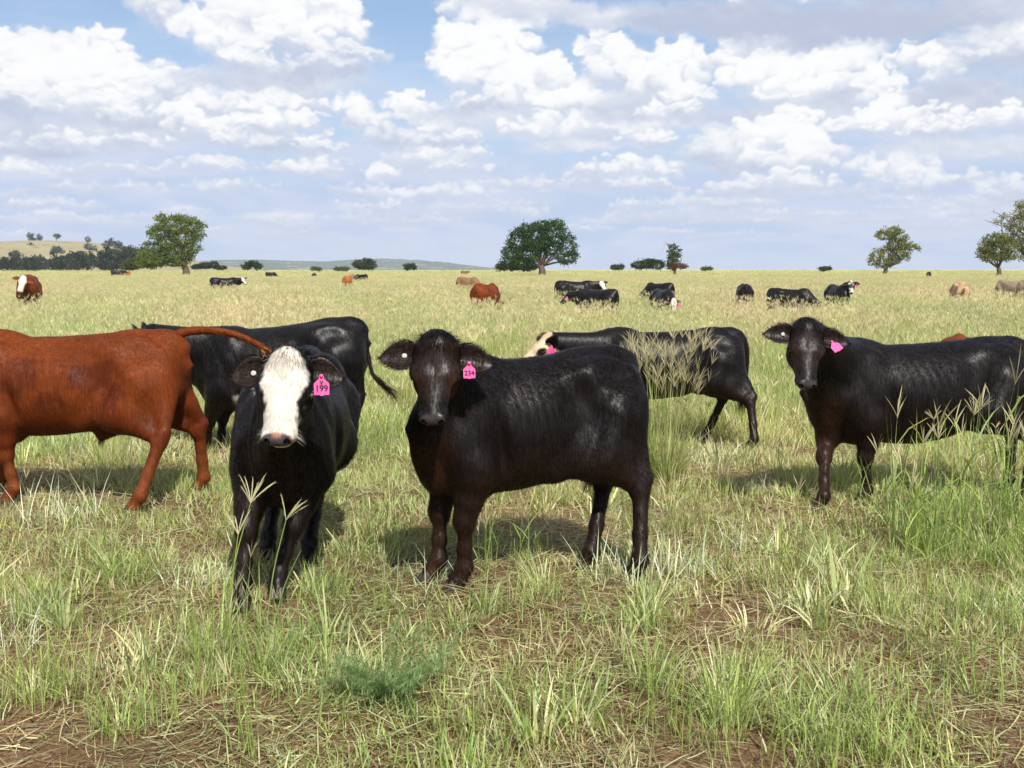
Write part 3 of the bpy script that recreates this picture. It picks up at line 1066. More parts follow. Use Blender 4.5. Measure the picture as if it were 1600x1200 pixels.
def hair_strands(g, roots, dirs, length, width, rng, col, curl=0.4, seg=2):
    for r, d in zip(roots, dirs):
        d = d / (np.linalg.norm(d) + 1e-9)
        L = length * rng.uniform(0.6, 1.3)
        sd = np.cross(d, [rng.uniform(-1, 1), rng.uniform(-1, 1), rng.uniform(-1, 1)])
        sd /= (np.linalg.norm(sd) + 1e-9)
        c = np.array(col) * rng.uniform(0.6, 1.5)
        b = np.array([0, 0, -1]) * curl * L + np.array([rng.uniform(-1, 1) for _ in range(3)]) * 0.18 * L
        V, Fc = [], []
        for k in range(seg):
            t = k / seg
            p = r + d * L * t + b * t * t
            V += [p - sd * width * (1 - t) * 0.5, p + sd * width * (1 - t) * 0.5]
        V.append(r + d * L + b)
        for k in range(seg - 1):
            Fc.append((2 * k, 2 * k + 1, 2 * k + 3, 2 * k + 2))
        Fc.append((2 * seg - 2, 2 * seg - 1, 2 * seg))
        g.add(V, Fc, c)


def coat_fur(cow, V, Q, C, S, root, rng, count, length, width):
    """short hairs lying along the coat, one thin triangle each"""
    rs = np.random.RandomState(rng.randint(0, 9999))
    if isinstance(Q, tuple):
        T4 = Q[0]
    else:
        T4 = Q
    a, b, c_, d_ = V[T4[:, 0]], V[T4[:, 1]], V[T4[:, 2]], V[T4[:, 3]]
    nrm = np.cross(c_ - a, d_ - b)
    ar = np.linalg.norm(nrm, axis=1)
    pr = ar / ar.sum()
    ix = rs.choice(len(T4), count, p=pr)
    u, v = rs.rand(count, 1), rs.rand(count, 1)
    P = (a[ix] * (1 - u) + b[ix] * u) * (1 - v) + (d_[ix] * (1 - u) + c_[ix] * u) * v
    N = nrm[ix] / (ar[ix][:, None] + 1e-12)
    cc = C[T4[ix, 0]]
    q = (P - cow.poll) @ cow.H / cow.hs
    head = (np.abs(q[:, 1]) < 0.16) & (q[:, 0] > -0.06) & (q[:, 0] < 0.5) & (q[:, 2] < 0.1) & (q[:, 2] > -0.24)
    keep = ~(head & (q[:, 0] > 0.385)) & ~(head & (np.abs(q[:, 0] - 0.172) < 0.045) & (np.abs(q[:, 2] + 0.064) < 0.032))
    flow = np.tile(np.array([-0.45, 0.0, -1.0]), (count, 1))
    flow[head] = cow.H[:, 0] * 1.0
    tuft = head & (q[:, 0] < 0.05)
    flow = flow + rs.normal(0, 0.22, (count, 3))
    flow = flow - N * (flow * N).sum(1)[:, None]
    flow /= (np.linalg.norm(flow, axis=1)[:, None] + 1e-9)
    lift = rs.uniform(0.12, 0.42, (count, 1))
    Lh = length * rs.uniform(0.6, 1.3, (count, 1))
    Lh[tuft] *= 2.0
    lift[tuft] += 0.5
    Lh[head & ~tuft] *= 0.6
    side = np.cross(N, flow)
    tip = P + (flow + N * lift) * Lh
    p0 = P - side * width / 2 - N * 0.0005
    p1 = P + side * width / 2 - N * 0.0005
    k = keep
    VV = np.stack([p0[k], p1[k], tip[k]], 1).reshape(-1, 3) * S
    FF = np.arange(len(VV)).reshape(-1, 3)
    CC = np.repeat(cc[k] * rs.uniform(0.75, 1.3, (k.sum(), 1)), 3, 0)
    o = mesh_obj('coat_hair', VV, FF, M_HAIR, root, smooth=False)
    set_col(o, CC)
    o['kind'] = 'stuff'
    # lit like the skin under it
    return o


TAG_OUT = [(-0.036, -0.098), (-0.010, -0.098), (-0.008, -0.102), (0.008, -0.102), (0.010, -0.098), (0.036, -0.098), (0.039, -0.094), (0.039, -0.040), (0.034, -0.034),
           (0.014, -0.016), (0.011, 0.000), (0.007, 0.008), (-0.007, 0.008), (-0.011, 0.000), (-0.014, -0.016), (-0.034, -0.034), (-0.039, -0.040), (-0.039, -0.094)]


def make_tag(root, pos, nrm, down, S, text=None, letter=None, lod=False, size=1.0):
    nrm = np.array(nrm, float)
    nrm /= np.linalg.norm(nrm)
    dn = np.array(down, float)
    dn = dn - nrm * dn.dot(nrm)
    dn /= np.linalg.norm(dn)
    rt = np.cross(nrm, dn) * 1.0        # right as seen by someone facing the tag
    th = 0.003
    V, k = [], len(TAG_OUT)
    for zz in (th / 2, -th / 2):
        for (a, b) in TAG_OUT:
            bend = 0.10 * (b / 0.1) ** 2 * 0.02
            V.append((np.array(pos) + (rt * a - dn * b) * size + nrm * (zz + bend)) * S)
    Fc = [tuple(reversed(range(k))), tuple(k + i for i in range(k))]
    for i in range(k):
        j = (i + 1) % k
        Fc.append((i, j, k + j, k + i))
    # orientation fix
    t = mesh_obj('ear_tag', V, Fc, M_TAG, root, smooth=False)
    if not lod:
        g = Geo()
        c = (np.array(pos) + nrm * 0.004) * S
        pts = [c - nrm * 0.004, c + nrm * 0.006, c + nrm * 0.007]
        vv, ff = tube_arrays(pts, [0.008 * S, 0.007 * S, 0.003 * S], 10)
        g.add(vv, ff, (0.5, 0.05, 0.2))
        g.build('tag_stud', M_TAG, t)
    Mx = Matrix(((rt[0], -dn[0], nrm[0]), (rt[1], -dn[1], nrm[1]), (rt[2], -dn[2], nrm[2])))

    def txt(s, b, sz, mat, nm):
        cu = bpy.data.curves.new(nm, 'FONT')
        cu.body = s
        cu.size = sz * S
        cu.align_x = 'CENTER'
        cu.align_y = 'CENTER'
        cu.extrude = 0.0004
        cu.offset = 0.0009 if sz > 0.02 else 0.0
        cu.materials.append(mat)
        tmp = bpy.data.objects.new(nm, cu)
        me = bpy.data.meshes.new_from_object(tmp)
        bpy.data.objects.remove(tmp)
        me.name = nm
        me.materials.clear()
        me.materials.append(mat)
        o = bpy.data.objects.new(nm, me)
        COL.objects.link(o)
        o.parent = t
        p = (np.array(pos) - dn * b * size + nrm * 0.0034) * S
        M4 = Mx.to_4x4()
        M4.translation = Vector(p)
        o.matrix_local = M4
    if text:
        txt(text, -0.066, 0.044 * size, M_INK, 'tag_number')
    if letter:
        txt(letter, -0.037, 0.028 * size, M_INK, 'tag_letter')
    if text:
        g = Geo()
        x = -0.028
        while x < 0.027:
            w = 0.0045
            for (u0, u1, b0, b1) in ((0, 0.0012, -0.0905, -0.0845), (0.003, 0.0042, -0.0905, -0.0845), (0.0012, 0.003, -0.0853, -0.0845)):
                V = [(np.array(pos) + (rt * (x + u) - dn * b) * size + nrm * (0.0023)) * S for u, b in ((u0, b0), (u1, b0), (u1, b1), (u0, b1))]
                g.add(V, [(0, 1, 2, 3)])
            x += 0.0068
        g.build('moulded_line', M_INKP, t, smooth=False)
    return t


def build_cow(c):
    cow = Cow(c)
    S = c.get('s', 1.0)
    lod = c.get('lod', 0)
    rng = random.Random(c.get('seed', 1))
    root = empty(c.get('name', 'cow'), (c['pos'][0], c['pos'][1], c.get('z', 0.0)), c['rot'])
    root.rotation_euler.y = c.get('pitch', 0.0)
    tag(root, c['label'], c.get('cat', 'cow'), c.get('group'))
    V, Q = cow.mesh(c.get('vox', 0.010 if not lod else 0.026), refine=not lod)
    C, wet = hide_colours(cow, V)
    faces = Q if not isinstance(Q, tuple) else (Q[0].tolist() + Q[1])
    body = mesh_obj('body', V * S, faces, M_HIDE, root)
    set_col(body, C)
    at_ = body.data.attributes.new('Wet', 'FLOAT', 'POINT')
    at_.data.foreach_set('value', wet.astype(np.float32))
    coatc = {'black': BLACK * 1.2 + BROWNB * 0.25, 'red': RED * 0.8}.get(c.get('coat', 'black'), np.array(c.get('rgb', TAN)) * 0.8)
    hb = cow.h2b
    if c.get('fur'):
        coat_fur(cow, V, Q, C, S, root, rng, int(c['fur'] * 1.7), 0.021, 0.0017)
    # ears
    eL = c.get('earL', (0.0, 1.0, 0.05))
    eR = c.get('earR', (0.0, -1.0, 0.05))
    for sy, ed in ((1, eL), (-1, eR)):
        rt = np.array([0.060, 0.085 * sy, -0.062])
        d = cow.H @ (np.array(ed, float))
        if c.get('ear_world'):
            d = np.array(ed, float)
        nf = cow.H @ np.array(c.get('earface', (0.25, 0.25 * sy, 1.0)))
        EL, EW = c.get('earsize', (0.175, 0.060))
        EV, EF, fr = ear_arrays(hb(rt), d, nf, EL * cow.hs, EW * cow.hs, c.get('droop', 0.10))
        e = mesh_obj('ear', EV * S, EF, M_HIDE, root)
        nn = len(EV) // 2
        ec = np.tile(coatc, (len(EV), 1))
        ec[:nn] *= 1.35
        set_col(e, ec)
        if not lod:
            g = Geo()
            rr, dd = [], []
            nu, nv = 12, 9
            for t in range(380):
                i = rng.randint(1, nu)
                j = rng.choice([0, nv - 1]) if i < nu else rng.randint(0, nv - 1)
                p = EV[i * nv + j]
                if i < nu:
                    p = p + (EV[(i + 1) * nv + j] - p) * rng.random()
                outw = (p - EV[i * nv + nv // 2])
                outw = outw / (np.linalg.norm(outw) + 1e-6)
                rr.append(p * S)
                dd.append(outw * 0.8 + fr[0] * 0.9 + np.array([rng.uniform(-.3, .3) for _ in range(3)]))
            hair_strands(g, rr, dd, 0.020, 0.0018, rng, coatc * 1.1, 0.1)
            rr, dd = [], []
            for t in range(620):
                i = rng.randint(1, 8)
                j = rng.choice([1, 2, 3, 4, 5, 6, 7])
                p = EV[i * nv + j]
                rr.append(p * S)
                dd.append(fr[1] * 0.6 + fr[0] * 0.7 + fr[2] * rng.uniform(-.8, .8) + np.array([rng.uniform(-.3, .3) for _ in range(3)]))
            hair_strands(g, rr, dd, 0.028, 0.0018, rng, coatc * 1.6 + np.array([0.020, 0.014, 0.010]), 0.15)
            fo = g.build('ear_hair', M_HAIR, e, smooth=False)
            fo['kind'] = 'stuff'
            if sy == -1 and c.get('button'):
                p = EV[4 * nv + nv // 2]
                g = Geo()
                vv, ff = tube_arrays([(p + fr[1] * t) * S for t in (0.0, 0.008, 0.011, 0.0115)], [0.012, 0.0125, 0.009, 0.003], 14)
                g.add(vv, ff)
                vv, ff = tube_arrays([(p + fr[1] * t) * S for t in (0.010, 0.014, 0.0145)], [0.004, 0.0035, 0.001], 8)
                g.add(vv, ff)
                g.build('button_tag', M_BUTTON, root)
        tg = c.get('tag')
        if tg and tg.get('side', 1) == sy:
            p = EV[tg.get('u', 5) * 9 + 4] + fr[1] * tg.get('off', 0.022) + np.array([0, 0, -0.030])
            wn = tg.get('n', None)
            if tg.get('nw'):
                wn = dir2l(c, tg['nw'])
            if wn is None:
                wn = fr[1]
            make_tag(root, p, wn, tg.get('down', (0, 0, -1)), S, tg.get('text'), tg.get('letter'), bool(lod), tg.get('size', 1.0))
    # eyes
    for sy in (1, -1):
        if lod and not c.get('eyes'):
            break
        bm_v, bm_f = [], []
        n1, n2 = 8, 12
        cc = np.array([0.173, 0.0895 * sy, -0.064])
        for i in range(n1 + 1):
            for j in range(n2):
                a = math.pi * i / n1
                b = 2 * math.pi * j / n2
                bm_v.append(hb(cc + 0.0205 * np.array([math.sin(a) * math.cos(b), math.cos(a), math.sin(a) * math.sin(b)])) * S)
        for i in range(n1):
            for j in range(n2):
                bm_f.append((i * n2 + j, i * n2 + (j + 1) % n2, (i + 1) * n2 + (j + 1) % n2, (i + 1) * n2 + j))
        mesh_obj('eye', bm_v, bm_f, M_EYE, root)
        if not lod:
            g = Geo()
            rr = [hb((0.150 + 0.040 * t / 9, 0.1050 * sy - 0.005 * sy * t / 9, -0.046)) * S for t in range(10)]
            dd = [cow.H @ np.array([0.1 + rng.uniform(-.3, .5), 1.0 * sy, 0.25]) for t in range(10)]
            hair_strands(g, rr * 3, dd * 3, 0.020, 0.0013, rng, coatc if c.get('face') != 'white' else (0.5, 0.45, 0.4), 0.5)
            g.build('eyelash', M_HAIR, root, smooth=False)
    # hooves
    if not lod:
        for k, (a, b, ft, toe) in cow.legs.items():
            g = Geo()
            for cl in (1, -1):
                cx = np.array([toe[0] + 0.004, toe[1] + 0.019 * cl, 0])
                P = []
                for (zz, fr_, bk, wd) in ((0.0, 0.072, -0.038, 0.023), (0.012, 0.070, -0.038, 0.023), (0.055, 0.034, -0.034, 0.0195), (0.066, 0.022, -0.026, 0.015)):
                    for t in range(10):
                        th = 2 * math.pi * t / 10
                        ex = (fr_ + bk) / 2 + (fr_ - bk) / 2 * math.cos(th)
                        ey = wd * math.sin(th) * (1.0 - 0.25 * math.cos(th))
                        P.append((cx + np.array([ex, ey, zz])) * S)
                Fq = []
                for i in range(3):
                    for t in range(10):
                        Fq.append((i * 10 + t, i * 10 + (t + 1) % 10, (i + 1) * 10 + (t + 1) % 10, (i + 1) * 10 + t))
                Fq.append(tuple(reversed(range(10))))
                Fq.append(tuple(30 + t for t in range(10)))
                g.add(P, Fq)
            g.build('hoof', M_HOOF, root)
    # tail
    tp = c.get('tail')
    if tp is None:
        tp = [(-0.80 * cow.lf, 0.0, 1.05), (-0.86 * cow.lf, 0.01, 1.0), (-0.875 * cow.lf, 0.02, 0.85), (-0.87 * cow.lf, 0.0, 0.65), (-0.86 * cow.lf, 0.02, 0.48)]
    n = 16 if not lod else 7
    pth = smooth_path(tp, n)
    r0, r1 = c.get('tailr', (0.030, 0.013))
    g = Geo()
    vv, ff = tube_arrays([p * S for p in pth], [(r0 + (r1 - r0) * (i / (n - 1)) ** 0.6) * S for i in range(n)], 8)
    tl = mesh_obj('tail', vv, ff, M_HIDE, root)
    set_col(tl, np.tile(coatc * c.get('tailc', 1.0), (len(vv), 1)))
    if not lod:
        g = Geo()
        rr, dd = [], []
        for i in range(700):
            q = rng.random() * (n - 2)
            i0 = int(q)
            p = pth[i0] * (1 - q + i0) + pth[i0 + 1] * (q - i0)
            ax = pth[i0 + 1] - pth[i0]
            ax = ax / np.linalg.norm(ax)
            o_ = np.array([rng.gauss(0, 1) for _ in range(3)])
            o_ = o_ - ax * o_.dot(ax)
            o_ /= np.linalg.norm(o_)
            rr.append((p + o_ * (r0 + (r1 - r0) * (q / (n - 1)) ** 0.6) * 0.92) * S)
            dd.append(ax + o_ * 0.28)
        hair_strands(g, rr, dd, 0.040, 0.0022, rng, coatc * c.get('tailc', 1.0), 0.12)
        g.build('tail_hair', M_HAIR, tl, smooth=False)['kind'] = 'stuff'
    sw = c.get('switch', 0.24)
    if sw:
        g = Geo()
        ed = pth[-1] - pth[-3]
        ed /= np.linalg.norm(ed)
        if c.get('switchdir') is not None:
            ed = np.array(c['switchdir'], float)
        N = 260 if not lod else 24
        rr, dd = [], []
        for i in range(N):
            k = n - 1 - rng.random() * n * 0.22
            k0 = int(k)
            p = pth[k0] * (1 - (k - k0)) + pth[min(k0 + 1, n - 1)] * (k - k0)
            rr.append((p + np.array([rng.uniform(-.012, .012) for _ in range(3)])) * S)
            dd.append(ed + np.array([rng.gauss(0, .16) for _ in range(3)]))
        hair_strands(g, rr, dd, sw * S, 0.0035 if not lod else 0.03, rng, np.array(c.get('switchcol', coatc)), c.get('switchcurl', 0.25), 4)
        so = g.build('tail_switch', M_HAIR, tl, smooth=False)
    if c.get('sheath'):
        g = Geo()
        b = np.array([-0.26 * cow.lf, 0, 0.43])
        rr = [(b + np.array([rng.uniform(-.02, .02), rng.uniform(-.015, .015), rng.uniform(0, .02)])) * S for _ in range(140)]
        dd = [np.array([rng.uniform(-.3, .3), rng.uniform(-.2, .2), -1]) for _ in range(140)]
        hair_strands(g, rr, dd, 0.07, 0.003, rng, coatc * 0.6, 0.1)
        g.build('sheath_hair', M_HAIR, root, smooth=False)
    if not lod and c.get('whiskers'):
        g = Geo()
        rr, dd = [], []
        for _ in range(60):
            sy = rng.choice([-1, 1])
            p = np.array([0.36 + rng.uniform(-.02, .03), 0.055 * sy, -0.10 + rng.uniform(-.04, .02)])
            rr.append(hb(p) * S)
            dd.append(cow.H @ np.array([0.4, 1.0 * sy, rng.uniform(-.8, .2)]))
        hair_strands(g, rr, dd, 0.045, 0.0010, rng, c['whiskers'], 0.2)
        g.build('whiskers', M_HAIR, root, smooth=False)['kind'] = 'stuff'
    return root


def w2l(c, p):
    """world point -> nominal body coordinates of cow c"""
    d = np.array(p, float) - np.array([c['pos'][0], c['pos'][1], c.get('z', 0.0)])
    a = -c['rot']
    return np.array([d[0] * math.cos(a) - d[1] * math.sin(a), d[0] * math.sin(a) + d[1] * math.cos(a), d[2]]) / c.get('s', 1.0)


def dir2l(c, v):
    a = -c['rot']
    v = np.array(v, float)
    return np.array([v[0] * math.cos(a) - v[1] * math.sin(a), v[0] * math.sin(a) + v[1] * math.cos(a), v[2]])


def pose(c, head=None, fwd=None, up=None, feet=None):
    """head: (px, py, depth) of the poll; fwd/up: world directions; feet: {leg: (px, py)} ground contacts"""
    if head:
        c['poll'] = w2l(c, at(*head))
    if fwd is not None:
        c['fwd'] = dir2l(c, fwd)
    if up is not None:
        c['up'] = dir2l(c, up)
    if feet:
        c['feet'] = {}
        for k, v in feet.items():
            g = ground(*v)
            l = w2l(c, (g[0], g[1], 0))
            c['feet'][k] = (l[0], l[1])
    return c

# ------------------------------------------------------------------ the land
def ground_material():
    m = bpy.data.materials.new('pasture_soil')
    m.use_nodes = True
    T = NT(m.node_tree)
    bs = T.n['Principled BSDF']
    bs.inputs['Roughness'].default_value = 0.95
    bs.inputs['Specular IOR Level'].default_value = 0.1
    ge = T.new('ShaderNodeNewGeometry')
    P = ge.outputs['Position']
    sp = T.new('ShaderNodeSeparateXYZ')
    T.l.new(P, sp.inputs[0])
    n1 = T.noise(P, 1.6, 6, 0.65)
    n2 = T.noise(T.vmath('MULTIPLY', P, (1.0, 1.0, 1.0)), 38.0, 5, 0.7, 1.0)
    n3 = T.noise(P, 160.0, 3, 0.6)
    soil = T.mix(n2.outputs[0], rgb(0.075, 0.036, 0.020), rgb(0.22, 0.120, 0.066))
    straw = T.mix(n3.outputs[0], rgb(0.22, 0.150, 0.075), rgb(0.42, 0.31, 0.17))
    f = T.math('MULTIPLY', T.range(n2.outputs[0], 0.42, 0.62, 0, 1), T.range(n1.outputs[0], 0.35, 0.6, 0.35, 0.9))
    near = T.mix(f, soil, straw)
    n4 = T.noise(T.vmath('MULTIPLY', P, (0.05, 0.020, 1)), 1.0, 6, 0.6)
    n5 = T.noise(T.vmath('MULTIPLY', P, (3.0, 1.0, 1)), 1.0, 5, 0.7)
    fld = T.mix(T.range(n4.outputs[0], 0.35, 0.65), rgb(0.40, 0.44, 0.20), rgb(0.52, 0.51, 0.30))
    fld = T.mix(T.range(n5.outputs[0], 0.40, 0.7, 0, 0.6), fld, rgb(0.17, 0.20, 0.07))
    d = T.range(sp.outputs[1], 10.0, 26.0, 0.0, 1.0)
    T.l.new(T.mix(d, near, fld), bs.inputs['Base Color'])
    bp = T.new('ShaderNodeBump')
    bp.inputs['Strength'].default_value = 0.9
    bp.inputs['Distance'].default_value = 0.03
    T.l.new(n2.outputs[0], bp.inputs['Height'])
    T.l.new(bp.outputs[0], bs.inputs['Normal'])
    return m


def gh(x, y):
    """height of the ground, a few centimetres either way"""
    d = math.hypot(x, y - 6)
    k = min(1.0, max(0.0, (60 - d) / 30))
    return (0.022 * math.sin(1.7 * x + 0.6) * math.sin(1.3 * y + 1.1) + 0.012 * math.sin(4.3 * x - 1.0 + 1.1 * y) * math.cos(3.1 * y)) * k


xs = np.concatenate([-np.geomspace(9000, 12, 40), np.linspace(-11, 11, 150), np.geomspace(12, 9000, 40)])
ys = np.concatenate([[-30, -12, -5, -1], np.linspace(0.5, 18, 130), np.geomspace(18.5, 9500, 80)])
GV = []
for y in ys:
    for x in xs:
        GV.append((x, y, gh(x, y)))
nx_, ny_ = len(xs), len(ys)
ii = (np.arange(ny_ - 1)[:, None] * nx_ + np.arange(nx_ - 1)[None]).ravel()
GF = np.stack([ii, ii + 1, ii + nx_ + 1, ii + nx_], 1)
gr = mesh_obj('ground', GV, GF, ground_material())
tag(gr, 'flat pasture soil, brown and littered with straw near the camera', kind='structure')


# ---- hill at the left and the wooded ridge beyond
def hill_material(name, c1, c2, c3, s1, s2, thr):
    m = bpy.data.materials.new(name)
    m.use_nodes = True
    T = NT(m.node_tree)
    bs = T.n['Principled BSDF']
    bs.inputs['Roughness'].default_value = 1.0
    bs.inputs['Specular IOR Level'].default_value = 0.0
    ge = T.new('ShaderNodeNewGeometry')
    P = ge.outputs['Position']
    a = T.noise(P, s1, 5, 0.6)
    b = T.noise(P, s2, 4, 0.7)
    c = T.mix(T.range(a.outputs[0], 0.35, 0.65), c1, c2)
    c = T.mix(T.range(b.outputs[0], thr, thr + 0.06), c, c3)
    T.l.new(c, bs.inputs['Base Color'])
    return m


def hill(name, Y, prof, depth, mat, label, rough=0.0, nx=260, ny=24, seed=3):
    px = np.linspace(prof[0][0], prof[-1][0], nx)
    top = np.interp(px, [p[0] for p in prof], [p[1] for p in prof])
    k = np.hanning(13)
    k /= k.sum()
    top = np.convolve(np.pad(top, 6, mode='edge'), k, 'valid')
    rs = np.random.RandomState(seed)
    V = []
    for j in range(ny):
        v = j / (ny - 1)
        yy = Y + depth * (v - 0.62)
        prof_ = math.sin(math.pi * min(1, v / 0.62) / 2) ** 1.3 if v < 0.62 else math.cos(math.pi / 2 * (v - 0.62) / 0.38)
        for i in range(nx):
            d = ray(px[i], top[i])
            z = EYE + d[2] / d[1] * Y
            x = d[0] / d[1] * Y
            V.append((x, yy, max(z, 0.0) * prof_ - 0.3 + rs.uniform(-rough, rough) * (0.2 + prof_)))
    ii = (np.arange(ny - 1)[:, None] * nx + np.arange(nx - 1)[None]).ravel()
    o = mesh_obj(name, V, np.stack([ii, ii + 1, ii + nx + 1, ii + nx], 1), mat)
    tag(o, label, kind='structure')
    return o


hill('hill', 1500, [(-700, 421), (-420, 400), (-200, 384), (-60, 380), (0, 380), (50, 377.5), (95, 376), (140, 378), (190, 386), (240, 396), (290, 408), (350, 420), (380, 422)], 900,
     hill_material('dry_hill_grass', rgb(0.25, 0.22, 0.12), rgb(0.31, 0.265, 0.155), rgb(0.15, 0.155, 0.085), 0.02, 0.05, 0.60), 'dry grassy hill at the left with scattered trees')
hill('ridge', 4200, [(260, 421), (320, 412), (350, 407.5), (420, 407), (470, 409), (520, 410), (560, 407), (600, 405), (650, 407), (700, 411), (745, 417), (790, 421), (830, 422)], 1800,
     hill_material('wooded_ridge', rgb(0.085, 0.115, 0.105), rgb(0.125, 0.15, 0.125), rgb(0.36, 0.29, 0.23), 0.012, 0.006, 0.58), 'long low wooded ridge on the horizon', rough=3.5, nx=420, seed=5)


# ------------------------------------------------------------------ trees
def leaf_material():
    m = bpy.data.materials.new('leaves')
    m.use_nodes = True
    T = NT(m.node_tree)
    T.n.clear()
    vc = T.new('ShaderNodeVertexColor', layer_name='Col')
    df = T.new('ShaderNodeBsdfDiffuse')
    tr = T.new('ShaderNodeBsdfTranslucent')
    T.l.new(vc.outputs[0], df.inputs[0])
    T.l.new(T.vmath('MULTIPLY', vc.outputs[0], (1.1, 1.25, 0.6)), tr.inputs[0])
    mx = T.new('ShaderNodeMixShader')
    mx.inputs[0].default_value = 0.30
    T.l.new(df.outputs[0], mx.inputs[1])
    T.l.new(tr.outputs[0], mx.inputs[2])
    ow = T.new('ShaderNodeOutputMaterial')
    T.l.new(mx.outputs[0], ow.inputs[0])
    return m


M_LEAF = leaf_material()
M_BARK = simple_material('bark', (0.10, 0.075, 0.055), 0.9, 0.1, 0.4, 3.0, bump=0.5)
M_DEAD = simple_material('dead_wood', (0.24, 0.20, 0.17), 0.9, 0.1, 0.3, 3.0)


def crown_mesh(rs, blobs, Y, cols, leaf, dens, clump, gap=0.0):
    """blobs: (px, py, rx_px, ry_px) as seen; built at distance Y with real depth"""
    V, Fc, C = [], [], []
    m_px = Y / F_PX
    for b in blobs:
        px, py, rx, ry = b[:4]
        col = cols[b[4]] if len(b) > 4 else cols[0]
        c = at(px, py, Y + (b[5] if len(b) > 5 else 0) * m_px)
        RX, RZ = rx * m_px, ry * m_px
        RY = RX * 0.9
        n = max(4, int(dens * 4.4 * (RX * RZ + RX * RY) / (clump * clump)))
        for _ in range(n):
            d = rs.normal(size=3)
            d /= np.linalg.norm(d)
            q = rs.uniform(0.45, 1.0) ** 0.5
            cc = c + d * q * np.array([RX, RY, RZ]) * rs.uniform(0.85, 1.12)
            if cc[2] < 0.1:
                continue
            tint = rs.uniform(0.70, 1.45)
            k = rs.randint(9, 17)
            base = np.array(col) * tint
            if rs.rand() < 0.18:
                base = base * np.array([1.35, 1.12, 0.8])
            for _ in range(k):
                p = cc + rs.normal(size=3) * clump * np.array([0.42, 0.42, 0.30])
                a = rs.normal(size=3)
                a /= np.linalg.norm(a)
                bb = np.cross(a, rs.normal(size=3))
                bb /= np.linalg.norm(bb)
                s = leaf * rs.uniform(0.6, 1.3)
                o = len(V)
                V += [p - a * s, p + bb * s * 0.55, p + a * s, p - bb * s * 0.55]
                Fc.append((o, o + 1, o + 2, o + 3))
                C += [base * rs.uniform(0.85, 1.15)] * 4
    return V, Fc, C


def tree(name, label, Y, base, blobs, cols, leaf=0.22, dens=1.0, clump=0.7, trunk_r=0.4, seed=1, group=None, cat='tree', limbs=True, dead=(), extra=None, barkm=None):
    rs = np.random.RandomState(seed)
    bx = at(base, 421, Y)[0]
    root = empty(name, (bx, Y, 0))
    tag(root, label, cat, group)
    off = np.array([bx, Y, 0])
    V, Fc, C = crown_mesh(rs, blobs, Y, cols, leaf, dens, clump)
    o = mesh_obj('crown', np.array(V) - off, np.array(Fc), M_LEAF, root, smooth=False)
    set_col(o, np.array(C))
    if limbs:
        g = Geo()
        ctr = np.mean([at(b[0], b[1], Y) for b in blobs], 0) - off
        zt = max(0.8, ctr[2] * 0.38)
        fork = np.array([ctr[0] * 0.25, 0, zt])
        pts = smooth_path([(0, 0, -0.2), (ctr[0] * 0.05 + trunk_r * 0.3, 0, zt * 0.5), fork], 6)
        vv, ff = tube_arrays(pts, [trunk_r * (1.35 - 0.5 * i / 5) for i in range(6)], 8)
        g.add(vv, ff)
        for b in blobs:
            t = at(b[0], b[1], Y) - off
            t = fork + (t - fork) * 0.92 + rs.normal(size=3) * 0.3
            mid = (fork + t) / 2 + rs.normal(size=3) * 0.12 * np.linalg.norm(t - fork)
            pp = smooth_path([fork - [0, 0, 0.2], mid, t], 6)
            vv, ff = tube_arrays(pp, [trunk_r * (0.42 - 0.37 * i / 5) for i in range(6)], 6)
            g.add(vv, ff)
            for _ in range(3):
                q = pp[rs.randint(2, 6)]
                e = q + rs.normal(size=3) * np.array([1, 1, 0.7]) * (b[2] * Y / F_PX) * 0.55
                vv, ff = tube_arrays(smooth_path([q, (q + e) / 2 + rs.normal(size=3) * 0.15, e], 4), [trunk_r * 0.14, trunk_r * 0.10, trunk_r * 0.06, trunk_r * 0.02], 5)
                g.add(vv, ff)
        g.build('trunk', barkm or M_BARK, root)
    for dpts in dead:
        P = [at(a, b, Y) - off for a, b in dpts]
        g = Geo()
        pp = smooth_path(P, 7)
        r = trunk_r * 0.30
        vv, ff = tube_arrays(pp, [r * (1 - 0.8 * i / 6) + 0.01 for i in range(7)], 5)
        g.add(vv, ff)
        for _ in range(7):
            q = pp[rs.randint(2, 7)]
            e = q + rs.normal(size=3) * 0.9
            vv, ff = tube_arrays([q, (q + e) / 2 + rs.normal(size=3) * 0.1, e], [r * 0.35, r * 0.2, r * 0.06], 4)
            g.add(vv, ff)
        g.build('dead_branch', M_DEAD, root)
    return root


G_DARK = (0.040, 0.078, 0.022)
G_OLIVE = (0.112, 0.148, 0.034)
G_OLIVE2 = (0.150, 0.160, 0.045)
G_GREY = (0.055, 0.070, 0.042)
G_RED = (0.12, 0.065, 0.040)
G_YEL = (0.155, 0.175, 0.042)

